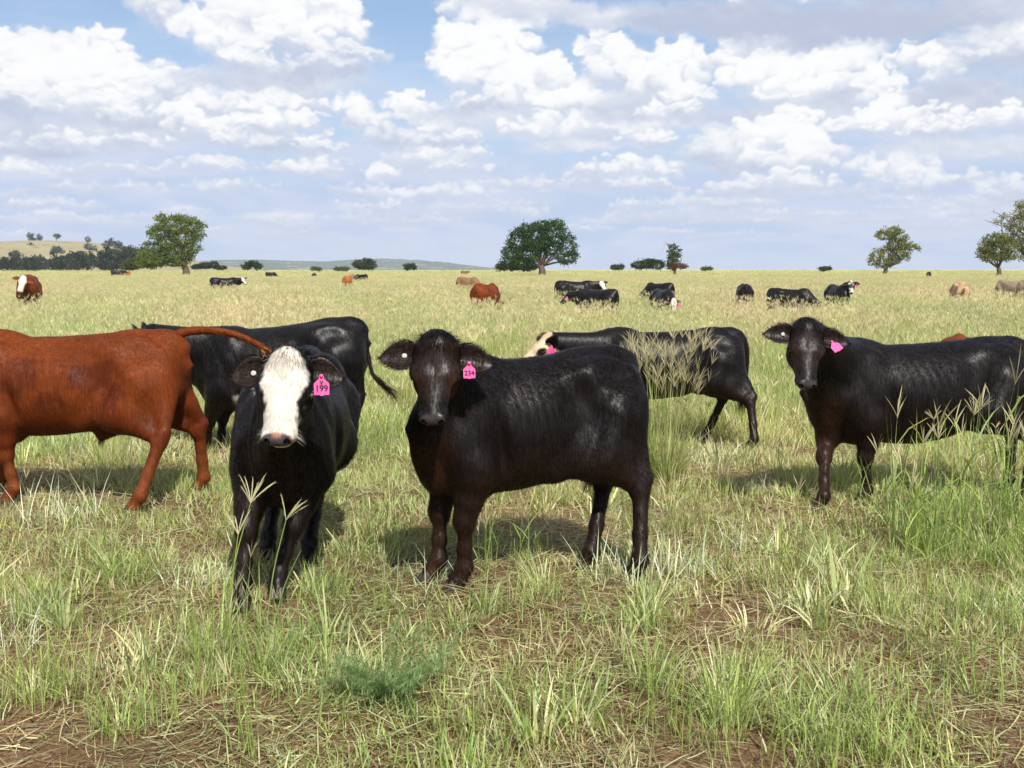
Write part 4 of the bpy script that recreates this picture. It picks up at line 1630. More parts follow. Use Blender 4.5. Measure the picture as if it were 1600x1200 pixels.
tree('tree', 'broad dark green tree standing alone at the middle of the horizon', 215, 846,
     [(838, 372, 26, 22), (866, 366, 24, 18), (812, 378, 20, 18), (846, 354, 18, 10), (822, 360, 16, 10), (886, 385, 16, 18), (800, 396, 18, 14), (794, 408, 14, 8), (826, 396, 22, 14), (884, 404, 17, 8),
      (862, 390, 14, 12), (846, 382, 14, 14), (870, 350, 10, 8), (898, 400, 6, 8), (806, 366, 8, 6), (816, 410, 20, 6)],
     [G_DARK, (0.045, 0.085, 0.022)], leaf=0.20, dens=1.5, clump=0.75, trunk_r=0.62, seed=3)
tree('tree', 'big olive green tree at the left with a leaning crown and low side growth', 235, 290,
     [(270, 352, 26, 14), (250, 364, 20, 12), (296, 356, 16, 12), (310, 366, 10, 10), (286, 372, 22, 14), (262, 380, 20, 12), (236, 388, 16, 11), (230, 400, 18, 13), (240, 408, 20, 10), (250, 402, 22, 14), (282, 405, 16, 12), (276, 396, 20, 16),
      (300, 388, 12, 10), (252, 340, 10, 6), (280, 340, 12, 6), (303, 345, 10, 6), (296, 402, 8, 8), (316, 352, 7, 5), (226, 410, 14, 8), (312, 382, 4, 10)],
     [G_OLIVE, G_YEL], leaf=0.20, dens=1.35, clump=0.75, trunk_r=0.7, seed=4)
tree('tree', 'lopsided olive tree right of centre with a gap under its upper lobe', 250, 1382,
     [(1392, 362, 18, 7), (1382, 368, 15, 8), (1404, 370, 14, 8), (1412, 380, 14, 9), (1398, 384, 14, 8), (1386, 390, 10, 8), (1405, 396, 16, 9), (1424, 386, 12, 6), (1372, 396, 13, 8), (1366, 408, 10, 9), (1382, 410, 16, 9),
      (1396, 404, 12, 8), (1416, 402, 6, 6), (1434, 388, 5, 3)],
     [G_OLIVE2, G_YEL], leaf=0.20, dens=0.95, clump=0.7, trunk_r=0.45, seed=5)
tree('tree', 'round low olive tree on a bent trunk near the right edge', 200, 1561,
     [(1556, 376, 20, 12), (1540, 388, 14, 12), (1560, 390, 22, 16), (1576, 384, 14, 14), (1548, 402, 18, 8), (1574, 400, 14, 8), (1534, 396, 8, 10), (1566, 370, 10, 7)],
     [(0.135, 0.150, 0.045), G_OLIVE2], leaf=0.18, dens=1.3, clump=0.65, trunk_r=0.4, seed=6)
tree('tree', 'tall sparse tree cut off by the right edge with half-bare branches', 235, 1612,
     [(1600, 345, 22, 14), (1588, 356, 14, 10), (1612, 330, 24, 16), (1590, 372, 16, 10), (1608, 380, 20, 14), (1576, 352, 8, 6), (1630, 360, 24, 20), (1596, 320, 10, 6), (1570, 338, 8, 4), (1560, 346, 7, 4), (1600, 398, 12, 8)],
     [(0.165, 0.165, 0.065), (0.17, 0.155, 0.06)], leaf=0.19, dens=1.1, clump=0.8, trunk_r=0.6, seed=7,
     dead=[[(1606, 380), (1580, 360), (1556, 350), (1542, 346)], [(1604, 370), (1576, 345), (1560, 334), (1552, 332)], [(1608, 350), (1596, 325), (1588, 314)], [(1604, 390), (1580, 376), (1560, 362)]])
tree('tree', 'narrow ragged tree with a dead branch and reddish scrub at its foot', 240, 1054,
     [(1051, 386, 6, 5, 0), (1056, 392, 7, 7, 0), (1050, 396, 7, 7, 0), (1052, 404, 8, 7, 0), (1048, 411, 7, 6, 0), (1056, 412, 8, 6, 1), (1064, 416, 10, 4, 1), (1050, 417, 8, 4, 1), (1060, 398, 4, 4, 0)],
     [(0.050, 0.085, 0.028), G_RED], leaf=0.17, dens=1.2, clump=0.55, trunk_r=0.3, seed=8, dead=[[(1050, 398), (1044, 384), (1038, 380)], [(1052, 400), (1046, 390), (1041, 378)]])
BUSH = [
    ('low wide dark bush beside the narrow tree', 1012, 260, [(998, 414, 12, 6), (1012, 412, 14, 7), (1028, 414, 12, 7), (1018, 409, 10, 4)], (0.045, 0.065, 0.025)),
    ('small dark bush left of the wide horizon bush', 965, 330, [(960, 418, 6, 4), (968, 417, 8, 4)], (0.04, 0.06, 0.03)),
    ('tiny bright green bush right of the narrow tree', 1104, 330, [(1101, 420, 6, 2.5), (1107, 419.5, 6, 3)], (0.07, 0.11, 0.03)),
    ('small dark bush on the horizon between the narrow tree and the lopsided tree', 1290, 320, [(1286, 420, 7, 3), (1293, 419, 6, 3.5)], (0.035, 0.055, 0.025)),
    ('grey-green rounded bush in front of the ridge', 570, 300, [(560, 413, 9, 7), (572, 410, 12, 6), (582, 414, 8, 7), (570, 416, 14, 5)], G_GREY),
    ('small dark square bush just right of the grey-green one', 641, 300, [(636, 417, 6, 5), (644, 416, 7, 5)], (0.035, 0.055, 0.028)),
    ('dark bush in front of the left end of the ridge', 393, 300, [(386, 415, 8, 6), (396, 412, 9, 5), (403, 416, 7, 5)], (0.035, 0.060, 0.028)),
    ('tiny green bush below the middle of the ridge', 494, 340, [(490, 420, 5, 2.5), (497, 420, 5, 3)], (0.055, 0.09, 0.03)),
    ('low flat green bush below the ridge, left of the rounded one', 533, 340, [(528, 420, 7, 3), (538, 420, 7, 3)], (0.06, 0.085, 0.035)),
    ('dark scrub right of the big olive tree at the left', 322, 420, [(308, 417, 10, 4), (322, 415, 12, 5), (334, 414, 8, 6), (345, 418, 10, 3)], (0.030, 0.045, 0.028)),
    ('low pale green bush at the left foot of the big olive tree', 212, 250, [(206, 412, 12, 7), (216, 410, 12, 8), (200, 416, 12, 5)], (0.075, 0.095, 0.035)),
    ('dark low scrub under the broad dark tree', 800, 225, [(786, 417, 12, 5), (804, 417, 14, 5), (824, 418, 14, 4)], (0.028, 0.045, 0.018)),
]
for i, (lb, bx, Y, bl, col) in enumerate(BUSH):
    tree('bush', lb, Y, bx, bl, [col], leaf=0.20, dens=1.5, clump=0.6, seed=20 + i, limbs=False, cat='bush', group='bushes along the horizon')
# trees on the hill
HT = [
    ('tall pale tree on the crest of the hill, leftmost of the crest', 49, 1480, [(48, 368, 5, 5), (50, 374, 6, 4)], 376),
    ('slim tree on the hill crest just right of the tall pale one', 61, 1480, [(61, 370, 4, 4), (63, 374, 3, 2)], 376),
    ('flat-topped thin-trunked tree alone on the hill crest', 90, 1480, [(89, 369, 6, 3)], 377),
    ('tree on the hill slope under the pale crest tree', 46, 1300, [(44, 388, 6, 5), (48, 384, 5, 5)], 394),
    ('small tree near the left edge of the hill', 10, 1350, [(10, 385, 5, 4), (11, 391, 4, 3)], 396),
    ('upright double-crowned tree where the hill starts to fall', 137, 1350, [(138, 374, 4, 4), (138, 386, 6, 6), (148, 388, 4, 5)], 395),
    ('dark tree at the right end of the hill crest', 170, 1250, [(168, 381, 7, 6), (175, 378, 6, 5), (182, 384, 5, 5)], 392),
    ('small tree right of the dark crest tree', 188, 1250, [(186, 381, 4, 4), (190, 385, 4, 4)], 392),
    ('broad tree low on the middle of the hill', 90, 1150, [(88, 389, 7, 5), (84, 394, 5, 4), (96, 393, 5, 4)], 401),
    ('round dark tree at the foot of the hill near the left edge', 22, 900, [(22, 398, 8, 7), (28, 402, 7, 5)], 408),
]
for i, (lb, bx, Y, bl, byy) in enumerate(HT):
    col = (0.050, 0.062, 0.036) if i not in (9, 6) else (0.028, 0.036, 0.022)
    root = tree('tree', lb, Y, bx, bl, [col], leaf=0.75, dens=1.1, clump=2.2, trunk_r=0.5, seed=50 + i, limbs=False, group='trees on the hill')
    zb = at(bx, byy, Y)[2]
    g = Geo()
    tp = at(bl[0][0], bl[0][1], Y) - np.array(root.location)
    vv, ff = tube_arrays([(0, 0, zb - 3), (0.1, 0, (zb + tp[2]) / 2), tuple(tp)], [0.7, 0.5, 0.3], 6)
    g.add(vv, ff)
    g.build('trunk', M_BARK, root)


# dense dark wood along the foot of the hill: one mass nobody could count
def wood():
    rs = np.random.RandomState(77)
    V, Fc, C = [], [], []
    for i in range(260):
        px = rs.uniform(-230, 236)
        if px > 215 and rs.rand() < 0.5:
            continue
        Y = rs.uniform(560, 820)
        top = np.interp(px, [-230, 0, 40, 90, 120, 160, 190, 210, 235], [398, 402, 401, 397, 392, 389, 385, 383, 390]) + rs.uniform(0, 12)
        w = rs.uniform(6, 13)
        h = (420 - top) / 2
        v, f, c = crown_mesh(rs, [(px, top + h, w, h + 1)], Y, [np.array([0.028, 0.036, 0.026]) * rs.uniform(0.7, 1.4)], 0.75, 0.55, 2.0)
        o = len(V)
        V += v
        Fc += [tuple(a + o for a in q) for q in f]
        C += c
    o = mesh_obj('far_wood', V, np.array(Fc), M_LEAF, None, smooth=False)
    set_col(o, np.array(C))
    tag(o, 'dense dark belt of trees along the foot of the hill at the left', 'woodland', kind='stuff')


wood()

# ------------------------------------------------------------------ the near cattle
PI = math.pi
NEAR = []
c = dict(label='black heifer standing side-on in the middle, pink ear tag 234 and brown muzzle', seed=4, name='cow',
         pos=(0.03, 5.60), rot=PI + R(23), s=1.03, lf=0.77, fat=0.93, brown=0.62, facebrown=0.38, coat='black',
         button=True, fur=60000, pollw=1.15, hs=0.86, hw=1.20, earsize=(0.205, 0.085), tag=dict(side=1, text='234', u=4, off=0.060, size=0.70, nw=(0.15, -1, 0.15)),
         earL=(0.02, 1.0, -0.10), earR=(-0.02, -1.0, 0.02),
         tail=[(-0.60, -0.05, 1.04), (-0.625, -0.12, 0.96), (-0.62, -0.16, 0.80), (-0.56, -0.12, 0.62), (-0.47, -0.08, 0.50)], switch=0.15, switchdir=(0.35, 0, -0.9))
pose(c, head=(682, 534, 5.10), fwd=(-0.03, -0.50, -0.86), up=(0, -1, 0.3),
     feet=dict(FL=(724, 921), FR=(684, 906), HL=(995, 912), HR=(920, 897)))
NEAR.append(c)
c = dict(label='black heifer with a white face walking towards the camera, pink ear tag 199', seed=5, name='cow',
         pos=(-1.16, 5.72), rot=-PI / 2 + R(3), s=1.0, lf=0.90, fat=1.06, brown=0.15, coat='black', face='white',
         button=True, fur=50000, pollw=1.0, tag=dict(side=1, text='199', letter='V', u=5, off=0.085, size=0.85, nw=(0.2, -1, 0.12)), whiskers=(0.4, 0.38, 0.35),
         earL=(0.02, 1.0, -0.05), earR=(0.06, -1.0, -0.02), hs=0.92, hw=1.24, earsize=(0.165, 0.085), belly=0.02)
pose(c, head=(448, 556, 4.78), fwd=(-0.02, -0.62, -0.78), up=(0, -1, 0.3),
     feet=dict(FR=(380, 945), FL=(436, 930), HL=(484, 878), HR=(420, 868)))
NEAR.append(c)
c = dict(label='black heifer at the right facing left, head turned to the camera, folded pink ear tag', seed=6, name='cow',
         pos=(2.76, 7.50), rot=PI + R(12), s=0.98, lf=1.13, fat=1.08, belly=0.05, brown=0.45, facebrown=0.3, coat='black',
         button=True, fur=50000, pollw=0.9, tag=dict(side=1, text=None, u=4, off=0.055, nw=(-0.25, -1, 0.75), down=(-0.55, 0, -1), size=0.8),
         earL=(0.0, 1.0, 0.0), earR=(-0.10, -1.0, 0.0), hs=0.95, hw=1.10, earsize=(0.20, 0.075))
pose(c, head=(1263, 508, 6.90), fwd=(-0.09, -0.52, -0.85), up=(0, -1, 0.3),
     feet=dict(FR=(1286, 800), FL=(1352, 790), HL=(1600, 792), HR=(1572, 772)))
NEAR.append(c)
c = dict(label='red-brown steer cut off at the left edge, tail lifted over its rump', seed=7, name='cow', cat='cow',
         pos=(-3.12, 7.45), rot=PI, s=1.03, lf=1.03, fat=1.0, coat='red', damp=1, sheath=True, fur=50000,
         tail=[(-0.74, 0, 1.07), (-0.84, 0, 1.135), (-1.00, 0, 1.15), (-1.20, 0, 1.12), (-1.38, 0, 1.03), (-1.43, 0.0, 0.97)],
         tailr=(0.042, 0.016), switch=0.14, switchcol=(0.40, 0.20, 0.08), switchcurl=0.1, switchdir=(-0.5, 0, -0.5))
pose(c, head=(-190, 520, 7.3), fwd=(-0.75, -0.15, -0.66), up=(0, 0, 1),
     feet=dict(FL=(22, 787), FR=(6, 765), HL=(216, 802), HR=(316, 770)))
NEAR.append(c)
c = dict(label='black cow behind the red steer, facing left with its tail switch kicked out', seed=8, name='cow',
         pos=(-2.01, 9.40), z=-0.025, rot=PI, s=1.02, lf=0.95, dw=0.10, pitch=0.062, brown=0.05, coat='black', bellywhite=True, fur=30000,
         earR=(0.0, -0.4, 1.0), earL=(0.0, 0.5, 1.0), earface=(1, 0.0, 0.0),
         tail=[(-0.70, 0, 1.07), (-0.765, 0, 1.04), (-0.795, 0, 0.88), (-0.83, 0.02, 0.66), (-0.93, 0.02, 0.53)], switch=0.17, switchdir=(-0.75, 0, -0.45), switchcurl=0.45)
pose(c, head=(248, 500, 9.3), fwd=(-0.85, -0.05, -0.45), up=(0, 0, 1),
     feet=dict(FL=(322, 706), FR=(345, 700), HL=(548, 712), HR=(520, 700)))
NEAR.append(c)
c = dict(label='black cow with a tan face grazing left behind the middle heifer, pink ear tag', seed=9, name='cow',
         pos=(1.34, 9.92), rot=PI, s=0.93, lf=1.0, brown=0.4, coat='black', face='tan', fur=30000, eyes=True,
         earL=(-0.3, 0.6, 0.35), earR=(-0.3, -0.6, 0.35), earface=(0.4, 0.9, 0.2), tag=dict(side=1, text=None, u=5, off=0.03, n=(0, -1, 0.1)),
         tail=[(-0.76, 0, 1.07), (-0.84, 0.01, 1.03), (-0.87, 0.02, 0.86), (-0.85, 0.03, 0.62), (-0.83, 0.03, 0.50)], switch=0.20)
pose(c, head=(858, 524, 9.8), fwd=(-0.80, -0.22, -0.56), up=(0, 0, 1),
     feet=dict(FL=(905, 708), FR=(940, 700), HL=(1176, 704), HR=(1104, 690)))
NEAR.append(c)
for c in NEAR:
    build_cow(c)

# ------------------------------------------------------------------ the far herd
LEVEL = dict(poll=(0.93, 0.0, 1.10), fwd=(0.72, 0, -0.70), up=(0, 0, 1))
GRAZE = dict(poll=(0.98, 0.05, 0.62), fwd=(0.40, 0, -0.92), up=(1, 0, 0.3))
ALERT = dict(poll=(0.80, 0.0, 1.30), fwd=(0.45, 0, -0.89), up=(1, 0, 0.4))
ORANGE = np.array([0.36, 0.120, 0.032])


def far_cow(label, px, D, rot, s, view, **k):
    x = at(px, 421, D)[0]
    c = dict(label=label, pos=(x, D), rot=R(rot) - math.atan2(x, D), s=s, lod=1, seed=int(px), eyes=k.pop('eyes', False), vox=k.pop('vox', 0.024 if D < 50 else 0.04),
             group='cattle grazing out in the long grass')
    c.update(view)
    c.update(k)
    if 'fwd_w' in c:
        a = math.atan2(x, D)          # directions are given as seen along the line of sight
        rw = lambda v: (v[0] * math.cos(a) + v[1] * math.sin(a), -v[0] * math.sin(a) + v[1] * math.cos(a), v[2])
        c['fwd'] = dir2l(c, rw(c.pop('fwd_w')))
        c['up'] = dir2l(c, rw((0, -1, 0.4)))
    return build_cow(c)


PT = lambda side=1: dict(side=side, text=None, u=5, off=0.02, n=(0.3, -0.0, 0.4), size=1.1)
far_cow('red cow with a white blaze facing the camera, alone at the far left', 42, 36, -95, 1.24, LEVEL, coat='red', face='white', fwd_w=(-.25, -.5, -.8), fat=1.0)
far_cow('black cow with a white face standing side-on facing right, far left of the herd', 352, 62, 4, 1.0, LEVEL, face='white', fwd_w=(.45, -.55, -.75))
far_cow('tiny black cow grazing near the horizon above the kicked-out black tail', 424, 165, 12, 1.05, GRAZE)
far_cow('tiny black cow seen end-on near the horizon', 491, 150, -80, 0.95, GRAZE)
far_cow('small orange cow seen from behind beside a tan one', 543, 76, 80, 1.02, GRAZE, coat='rgb', rgb=ORANGE)
far_cow('small tan cow just behind the orange one', 549, 108, -100, 1.05, LEVEL, coat='rgb', rgb=TAN)
far_cow('small black cow grazing just right of the orange and tan pair', 563, 108, 215, 0.98, GRAZE)
far_cow('dull brown cow grazing away, left of the red cow in midfield', 733, 62, -38, 1.02, GRAZE, coat='rgb', rgb=np.array([0.22, 0.125, 0.065]))
far_cow('red cow grazing with its rump to the camera in midfield', 761, 34, 66, 1.02, GRAZE, coat='red')
far_cow('tiny brown cow on the horizon above the red midfield cow', 726, 250, 30, 1.15, LEVEL, coat='rgb', rgb=np.array([0.20, 0.10, 0.05]))
far_cow('black cow with a white face standing side-on facing right, behind another black cow', 902, 43, 2, 1.01, LEVEL, face='white', fwd_w=(.35, -.65, -.7), tag=PT(1), brown=.5)
far_cow('black cow facing left with a pink tag, in front of the white-faced one', 930, 32, 150, 0.90, dict(poll=(0.93, 0.12, 1.02), fwd=(0.72, 0.2, -0.66), up=(0, 0, 1)), tag=dict(side=1, text=None, u=5, off=0.03, n=(-0.6, 0.8, 0.1), size=1.3))
far_cow('black cow grazing away to the left behind the white-faced grazing one', 1028, 45, 145, 0.92, GRAZE, brown=.4)
far_cow('black cow grazing towards the camera with a white face and pink tag', 1038, 31, -72, 0.91, dict(poll=(0.90, 0.02, 0.86), fwd=(0.40, 0, -0.92), up=(1, 0, 0.3)), face='white', tag=dict(side=1, text=None, u=6, off=0.03, n=(1, 0, 0.2), size=1.3))
far_cow('black cow seen end-on in long grass, between the grazing groups', 1163, 38, 97, 0.96, GRAZE, brown=.5)
far_cow('black cow grazing side-on with its head down to the right', 1240, 33, -12, 0.90, GRAZE, brown=.3)
far_cow('black cow with a black-spotted white face staring at the camera from the long grass', 1311, 36, -70, 0.96, dict(poll=(0.72, 0.16, 1.26), fwd=(0.3, 0.1, -0.8), up=(1, 0, 0.3)), face='spot', fwd_w=(.05, -.55, -.8), tag=dict(side=1, text=None, u=6, off=0.03, n=(1, 0.3, 0.2), size=1.2), brown=.4, eyes=True, earsize=(0.2, 0.075))
far_cow('tiny black cow near the horizon between the lopsided and round trees', 1452, 170, -80, 1.08, GRAZE)
far_cow('pale tan cow facing the camera at the far right', 1503, 40, -80, 1.0, dict(poll=(0.80, -0.1, 1.10), fwd=(0.5, 0, -0.8), up=(1, 0, 0.3)), coat='rgb', rgb=np.array([0.42, 0.27, 0.16]), fwd_w=(-.3, -.55, -.7))
far_cow('greyish tan cow at the right edge with its head raised', 1588, 44, -40, 1.02, dict(poll=(0.80, 0, 1.22), fwd=(0.6, 0, -0.7), up=(1, 0, 0.3)), coat='rgb', rgb=np.array([0.27, 0.20, 0.14]))
far_cow('tiny dark cow on the horizon under the wood at the left', 184, 185, 0, 1.30, LEVEL)
far_cow('tiny orange cow on the horizon by the foot of the big olive tree', 197, 190, 230, 1.15, GRAZE, coat='rgb', rgb=ORANGE)
far_cow('red cow almost hidden behind the right-hand black heifer, only its poll and ears showing', 1503, 10.6, -90, 0.82, dict(poll=(0.86, 0, 1.14), fwd=(0.4, 0, -0.9), up=(1, 0, 0.3)), coat='red', earsize=(0.14, 0.06), vox=0.016)

# ------------------------------------------------------------------ grass
def grass_material():
    m = bpy.data.materials.new('grass_blade')
    m.use_nodes = True
    T = NT(m.node_tree)
    T.n.clear()
    vc = T.new('ShaderNodeVertexColor', layer_name='Col')
    oi = T.new('ShaderNodeObjectInfo')
    ge = T.new('ShaderNodeNewGeometry')
    sp = T.new('ShaderNodeSeparateXYZ')
    T.l.new(ge.outputs['Position'], sp.inputs[0])
    P2 = T.xyz(sp.outputs[0], T.math('MULTIPLY', sp.outputs[1], 0.5), 0.0)
    n = T.noise(P2, 0.22, 5, 0.6)
    k = T.range(oi.outputs['Random'], 0, 1, 0.74, 1.24)
    c = T.vmath('SCALE', vc.outputs[0], None, k)
    # whole patches drier or greener
    dry = T.vmath('MULTIPLY', c, (1.12, 1.06, 1.00))
    grn = T.vmath('MULTIPLY', c, (0.84, 0.98, 0.74))
    c = T.mix(T.range(n.outputs[0], 0.40, 0.60, 0, 1), grn, dry)
    df = T.new('ShaderNodeBsdfPrincipled')
    df.inputs['Roughness'].default_value = 0.55
    df.inputs['Specular IOR Level'].default_value = 0.25
    T.l.new(c, df.inputs['Base Color'])
    tr = T.new('ShaderNodeBsdfTranslucent')
    T.l.new(T.vmath('MULTIPLY', c, (1.05, 1.15, 0.7)), tr.inputs[0])
    mx = T.new('ShaderNodeMixShader')
    mx.inputs[0].default_value = 0.34
    T.l.new(df.outputs[0], mx.inputs[1])
    T.l.new(tr.outputs[0], mx.inputs[2])
    ow = T.new('ShaderNodeOutputMaterial')
    T.l.new(mx.outputs[0], ow.inputs[0])
    return m


M_GRASS = grass_material()
C_GREEN = np.array([0.250, 0.315, 0.085])
C_YG = np.array([0.350, 0.420, 0.120])
C_BLUE = np.array([0.290, 0.365, 0.185])
C_STRAW = np.array([0.62, 0.55, 0.33])
C_PALE = np.array([0.70, 0.67, 0.50])
C_BROWN = np.array([0.34, 0.225, 0.125])
C_SEED = np.array([0.58, 0.485, 0.345])
C_SILVER = np.array([0.60, 0.625, 0.545])


class Blades:
    def __init__(s, seed):
        s.r = random.Random(seed)
        s.v, s.f, s.c = [], [], []

    def strip(s, pts, wid, side, c0, c1, tip=True):
        o = len(s.v)
        n = len(pts)
        for i, p in enumerate(pts):
            t = i / (n - 1)
            w = wid[i] * 0.5
            c = c0 * (1 - t) + c1 * t
            if i == n - 1 and tip:
                s.v.append(tuple(p))
                s.c.append(tuple(c))
            else:
                s.v.append(tuple(p - side * w))
                s.v.append(tuple(p + side * w))
                s.c += [tuple(c)] * 2
        m = n - 1 if tip else n
        for i in range(m - 1):
            a = o + 2 * i
            s.f.append((a, a + 1, a + 3, a + 2))
        if tip:
            a = o + 2 * (m - 1)
            s.f.append((a, a + 1, a + 2))

    def blade(s, base, h, w, lean, curve, c0, c1, seg=4, kink=0.0, az=None):
        r = s.r
        az = r.uniform(0, 2 * math.pi) if az is None else az
        d = np.array([math.cos(az), math.sin(az), 0])
        sa = az + math.pi / 2 + r.uniform(-0.9, 0.9)
        side = np.array([math.cos(sa), math.sin(sa), 0])
        p = np.array(base, float)
        pts = [p.copy()]
        th = lean
        kk = r.randint(1, seg - 1) if seg > 1 else 0
        for i in range(seg):
            if kink and i == kk:
                th += kink
            th += curve / seg
            p = p + (d * math.sin(th) + np.array([0, 0, 1]) * math.cos(th)) * h / seg
            p[2] = max(p[2], 0.004)
            pts.append(p.copy())
        wd_ = [w * (0.75 if i == 0 else 1.0) * (1 - (i / seg) ** 2.2 * 0.85) for i in range(seg + 1)]
        s.strip(pts, wd_, side, c0, c1)
        return pts

    def seedhead(s, pts, n, L, w, col, spread=0.5, seg=3):
        """finger-like spikes from the top of a stalk"""
        r = s.r
        tip = np.array(pts[-1])
        ax = tip - np.array(pts[-2])
        ax /= np.linalg.norm(ax)
        for k in range(n):
            az = r.uniform(0, 2 * math.pi)
            d = ax + np.array([math.cos(az), math.sin(az), 0.25 * math.sin(az * 2)]) * r.uniform(0.12, spread)
            d /= np.linalg.norm(d)
            q = [tip - ax * r.uniform(0, 0.02)]
            LL = L * r.uniform(0.7, 1.2)
            bend = np.array([math.cos(az), math.sin(az), -0.4]) * 0.25
            for i in range(seg):
                d = d + bend / seg
                d /= np.linalg.norm(d)
                q.append(q[-1] + d * LL / seg)
            sd = np.cross(d, [r.uniform(-1, 1), r.uniform(-1, 1), r.uniform(-1, 1)])
            sd /= np.linalg.norm(sd) + 1e-9
            s.strip(q, [w * 0.7] + [w] * (seg - 1) + [w * 0.4], sd, col * r.uniform(.8, 1.2), col * r.uniform(.85, 1.3))

    def obj(s, name, link=False, parent=None):
        o = mesh_obj(name, s.v, s.f, M_GRASS, parent, smooth=False, link=link)
        set_col(o, np.array(s.c))
        return o


def mixc(r, *cs):
    a, b = r.choice(cs), r.choice(cs)
    t = r.random()
    return (a * t + b * (1 - t)) * r.uniform(0.85, 1.15)


def proto_tussock(seed, n=60, rad=0.085, hmin=0.09, hmax=0.25, cols=(C_GREEN, C_YG, C_GREEN, C_BLUE), w=0.0092, dry=0.25):
    B = Blades(seed)
    r = B.r
    for i in range(n):
        a, q = r.uniform(0, 2 * math.pi), rad * math.sqrt(r.random())
        h = r.uniform(hmin, hmax)
        lean = r.uniform(0.0, 0.42) * (0.4 + q / rad)
        c1 = mixc(r, *cols)
        if r.random() < dry:
            c1 = mixc(r, C_STRAW, C_PALE)
        c0 = c1 * 0.6 + C_STRAW * 0.4
        B.blade((q * math.cos(a), q * math.sin(a), -0.01), h, w * r.uniform(.6, 1.3), lean, r.uniform(0.1, 1.3), c0, c1, 4, kink=r.uniform(.6, 1.5) if r.random() < 0.18 else 0, az=a + r.uniform(-.7, .7))
    return B


def proto_turf(seed, n=150, rad=0.26, hmin=0.03, hmax=0.13, straw=0.45, w=0.0056):
    B = Blades(seed)
    r = B.r
    for i in range(n):
        a, q = r.uniform(0, 2 * math.pi), rad * math.sqrt(r.random())
        if r.random() < straw:
            c = mixc(r, C_STRAW, C_BROWN, C_PALE, C_BROWN * 0.8)
        else:
            c = mixc(r, C_GREEN, C_YG, C_YG, C_BLUE)
        B.blade((q * math.cos(a), q * math.sin(a), -0.005), r.uniform(hmin, hmax), w * r.uniform(.6, 1.3), r.uniform(0, 1.1), r.uniform(-0.2, 1.2), c * 0.7 + C_STRAW * 0.3 * 0.8, c, 3)
    return B


def proto_litter(seed, n=120, rad=0.30):
    B = Blades(seed)
    r = B.r
    for i in range(n):
        a, q = r.uniform(0, 2 * math.pi), rad * math.sqrt(r.random())
        az = r.uniform(0, 2 * math.pi)
        d = np.array([math.cos(az), math.sin(az), r.uniform(-0.02, 0.22)])
        L = r.uniform(0.03, 0.20)
        c = mixc(r, C_STRAW, C_BROWN, C_BROWN * 0.55, C_BROWN * 0.8, C_PALE * 0.8)
        p = np.array([q * math.cos(a), q * math.sin(a), r.uniform(0.002, 0.018)])
        sag = r.uniform(-0.3, 0.3)
        sd = np.array([-d[1], d[0], 0])
        pts = [p + d * L * t + sd * sag * L * t * t for t in (0, 0.35, 0.7, 1.0)]
        w = r.uniform(0.0018, 0.0048)
        B.strip(pts, [w, w, w * 0.9, w * 0.5], (sd + np.array([0, 0, r.uniform(-.5, .5)])), c, c * r.uniform(.8, 1.2))
    return B


def proto_stems(seed, n=16, rad=0.16, hmin=0.26, hmax=0.5, heads=0.12, col=(C_BLUE, C_GREEN, C_YG), headn=6):
    B = Blades(seed)
    r = B.r
    for i in range(n):
        a, q = r.uniform(0, 2 * math.pi), rad * math.sqrt(r.random())
        c = mixc(r, *col)
        h = r.uniform(hmin, hmax)
        pts = B.blade((q * math.cos(a), q * math.sin(a), -0.01), h, r.uniform(.003, .006), r.uniform(0, .22), r.uniform(-.1, .35), c * .8 + C_STRAW * .2, c, 4)
        az = r.uniform(0, 6.28)
        for k in range(r.randint(1, 2)):
            b = pts[r.randint(1, 3)]
            B.blade(b, h * r.uniform(.3, .5), 0.006, r.uniform(.3, .7), r.uniform(.3, 1.4), c, c * 1.05, 3, az=az + k * 3)
        if r.random() < heads:
            B.seedhead(pts, headn, 0.085, 0.0035, C_SEED)
    return B


def proto_field(seed, n=190, rad=0.42, hmin=0.26, hmax=0.52, heads=10, w=0.006, seg=3):
    B = Blades(seed)
    r = B.r
    for i in range(n):
        a, q = r.uniform(0, 2 * math.pi), rad * math.sqrt(r.random())
        u = r.random()
        c = mixc(r, C_YG, C_YG, C_GREEN) if u < .60 else (mixc(r, C_STRAW, C_PALE) if u < .82 else mixc(r, C_SEED, C_STRAW))
        B.blade((q * math.cos(a), q * math.sin(a), -0.01), r.uniform(hmin, hmax), w * r.uniform(.6, 1.4), r.uniform(0, .35), r.uniform(0, .9), c * .8 + C_STRAW * .2 * .8, c, seg)
    for i in range(heads):
        a, q = r.uniform(0, 2 * math.pi), rad * math.sqrt(r.random())
        c = mixc(r, C_YG, C_STRAW)
        pts = B.blade((q * math.cos(a), q * math.sin(a), -0.01), r.uniform(hmax * .9, hmax * 1.25), .004, r.uniform(0, .3), r.uniform(0, .3), c, c, 3)
        B.seedhead(pts, 6, 0.10, 0.006, C_SEED, spread=0.6, seg=2)
    return B


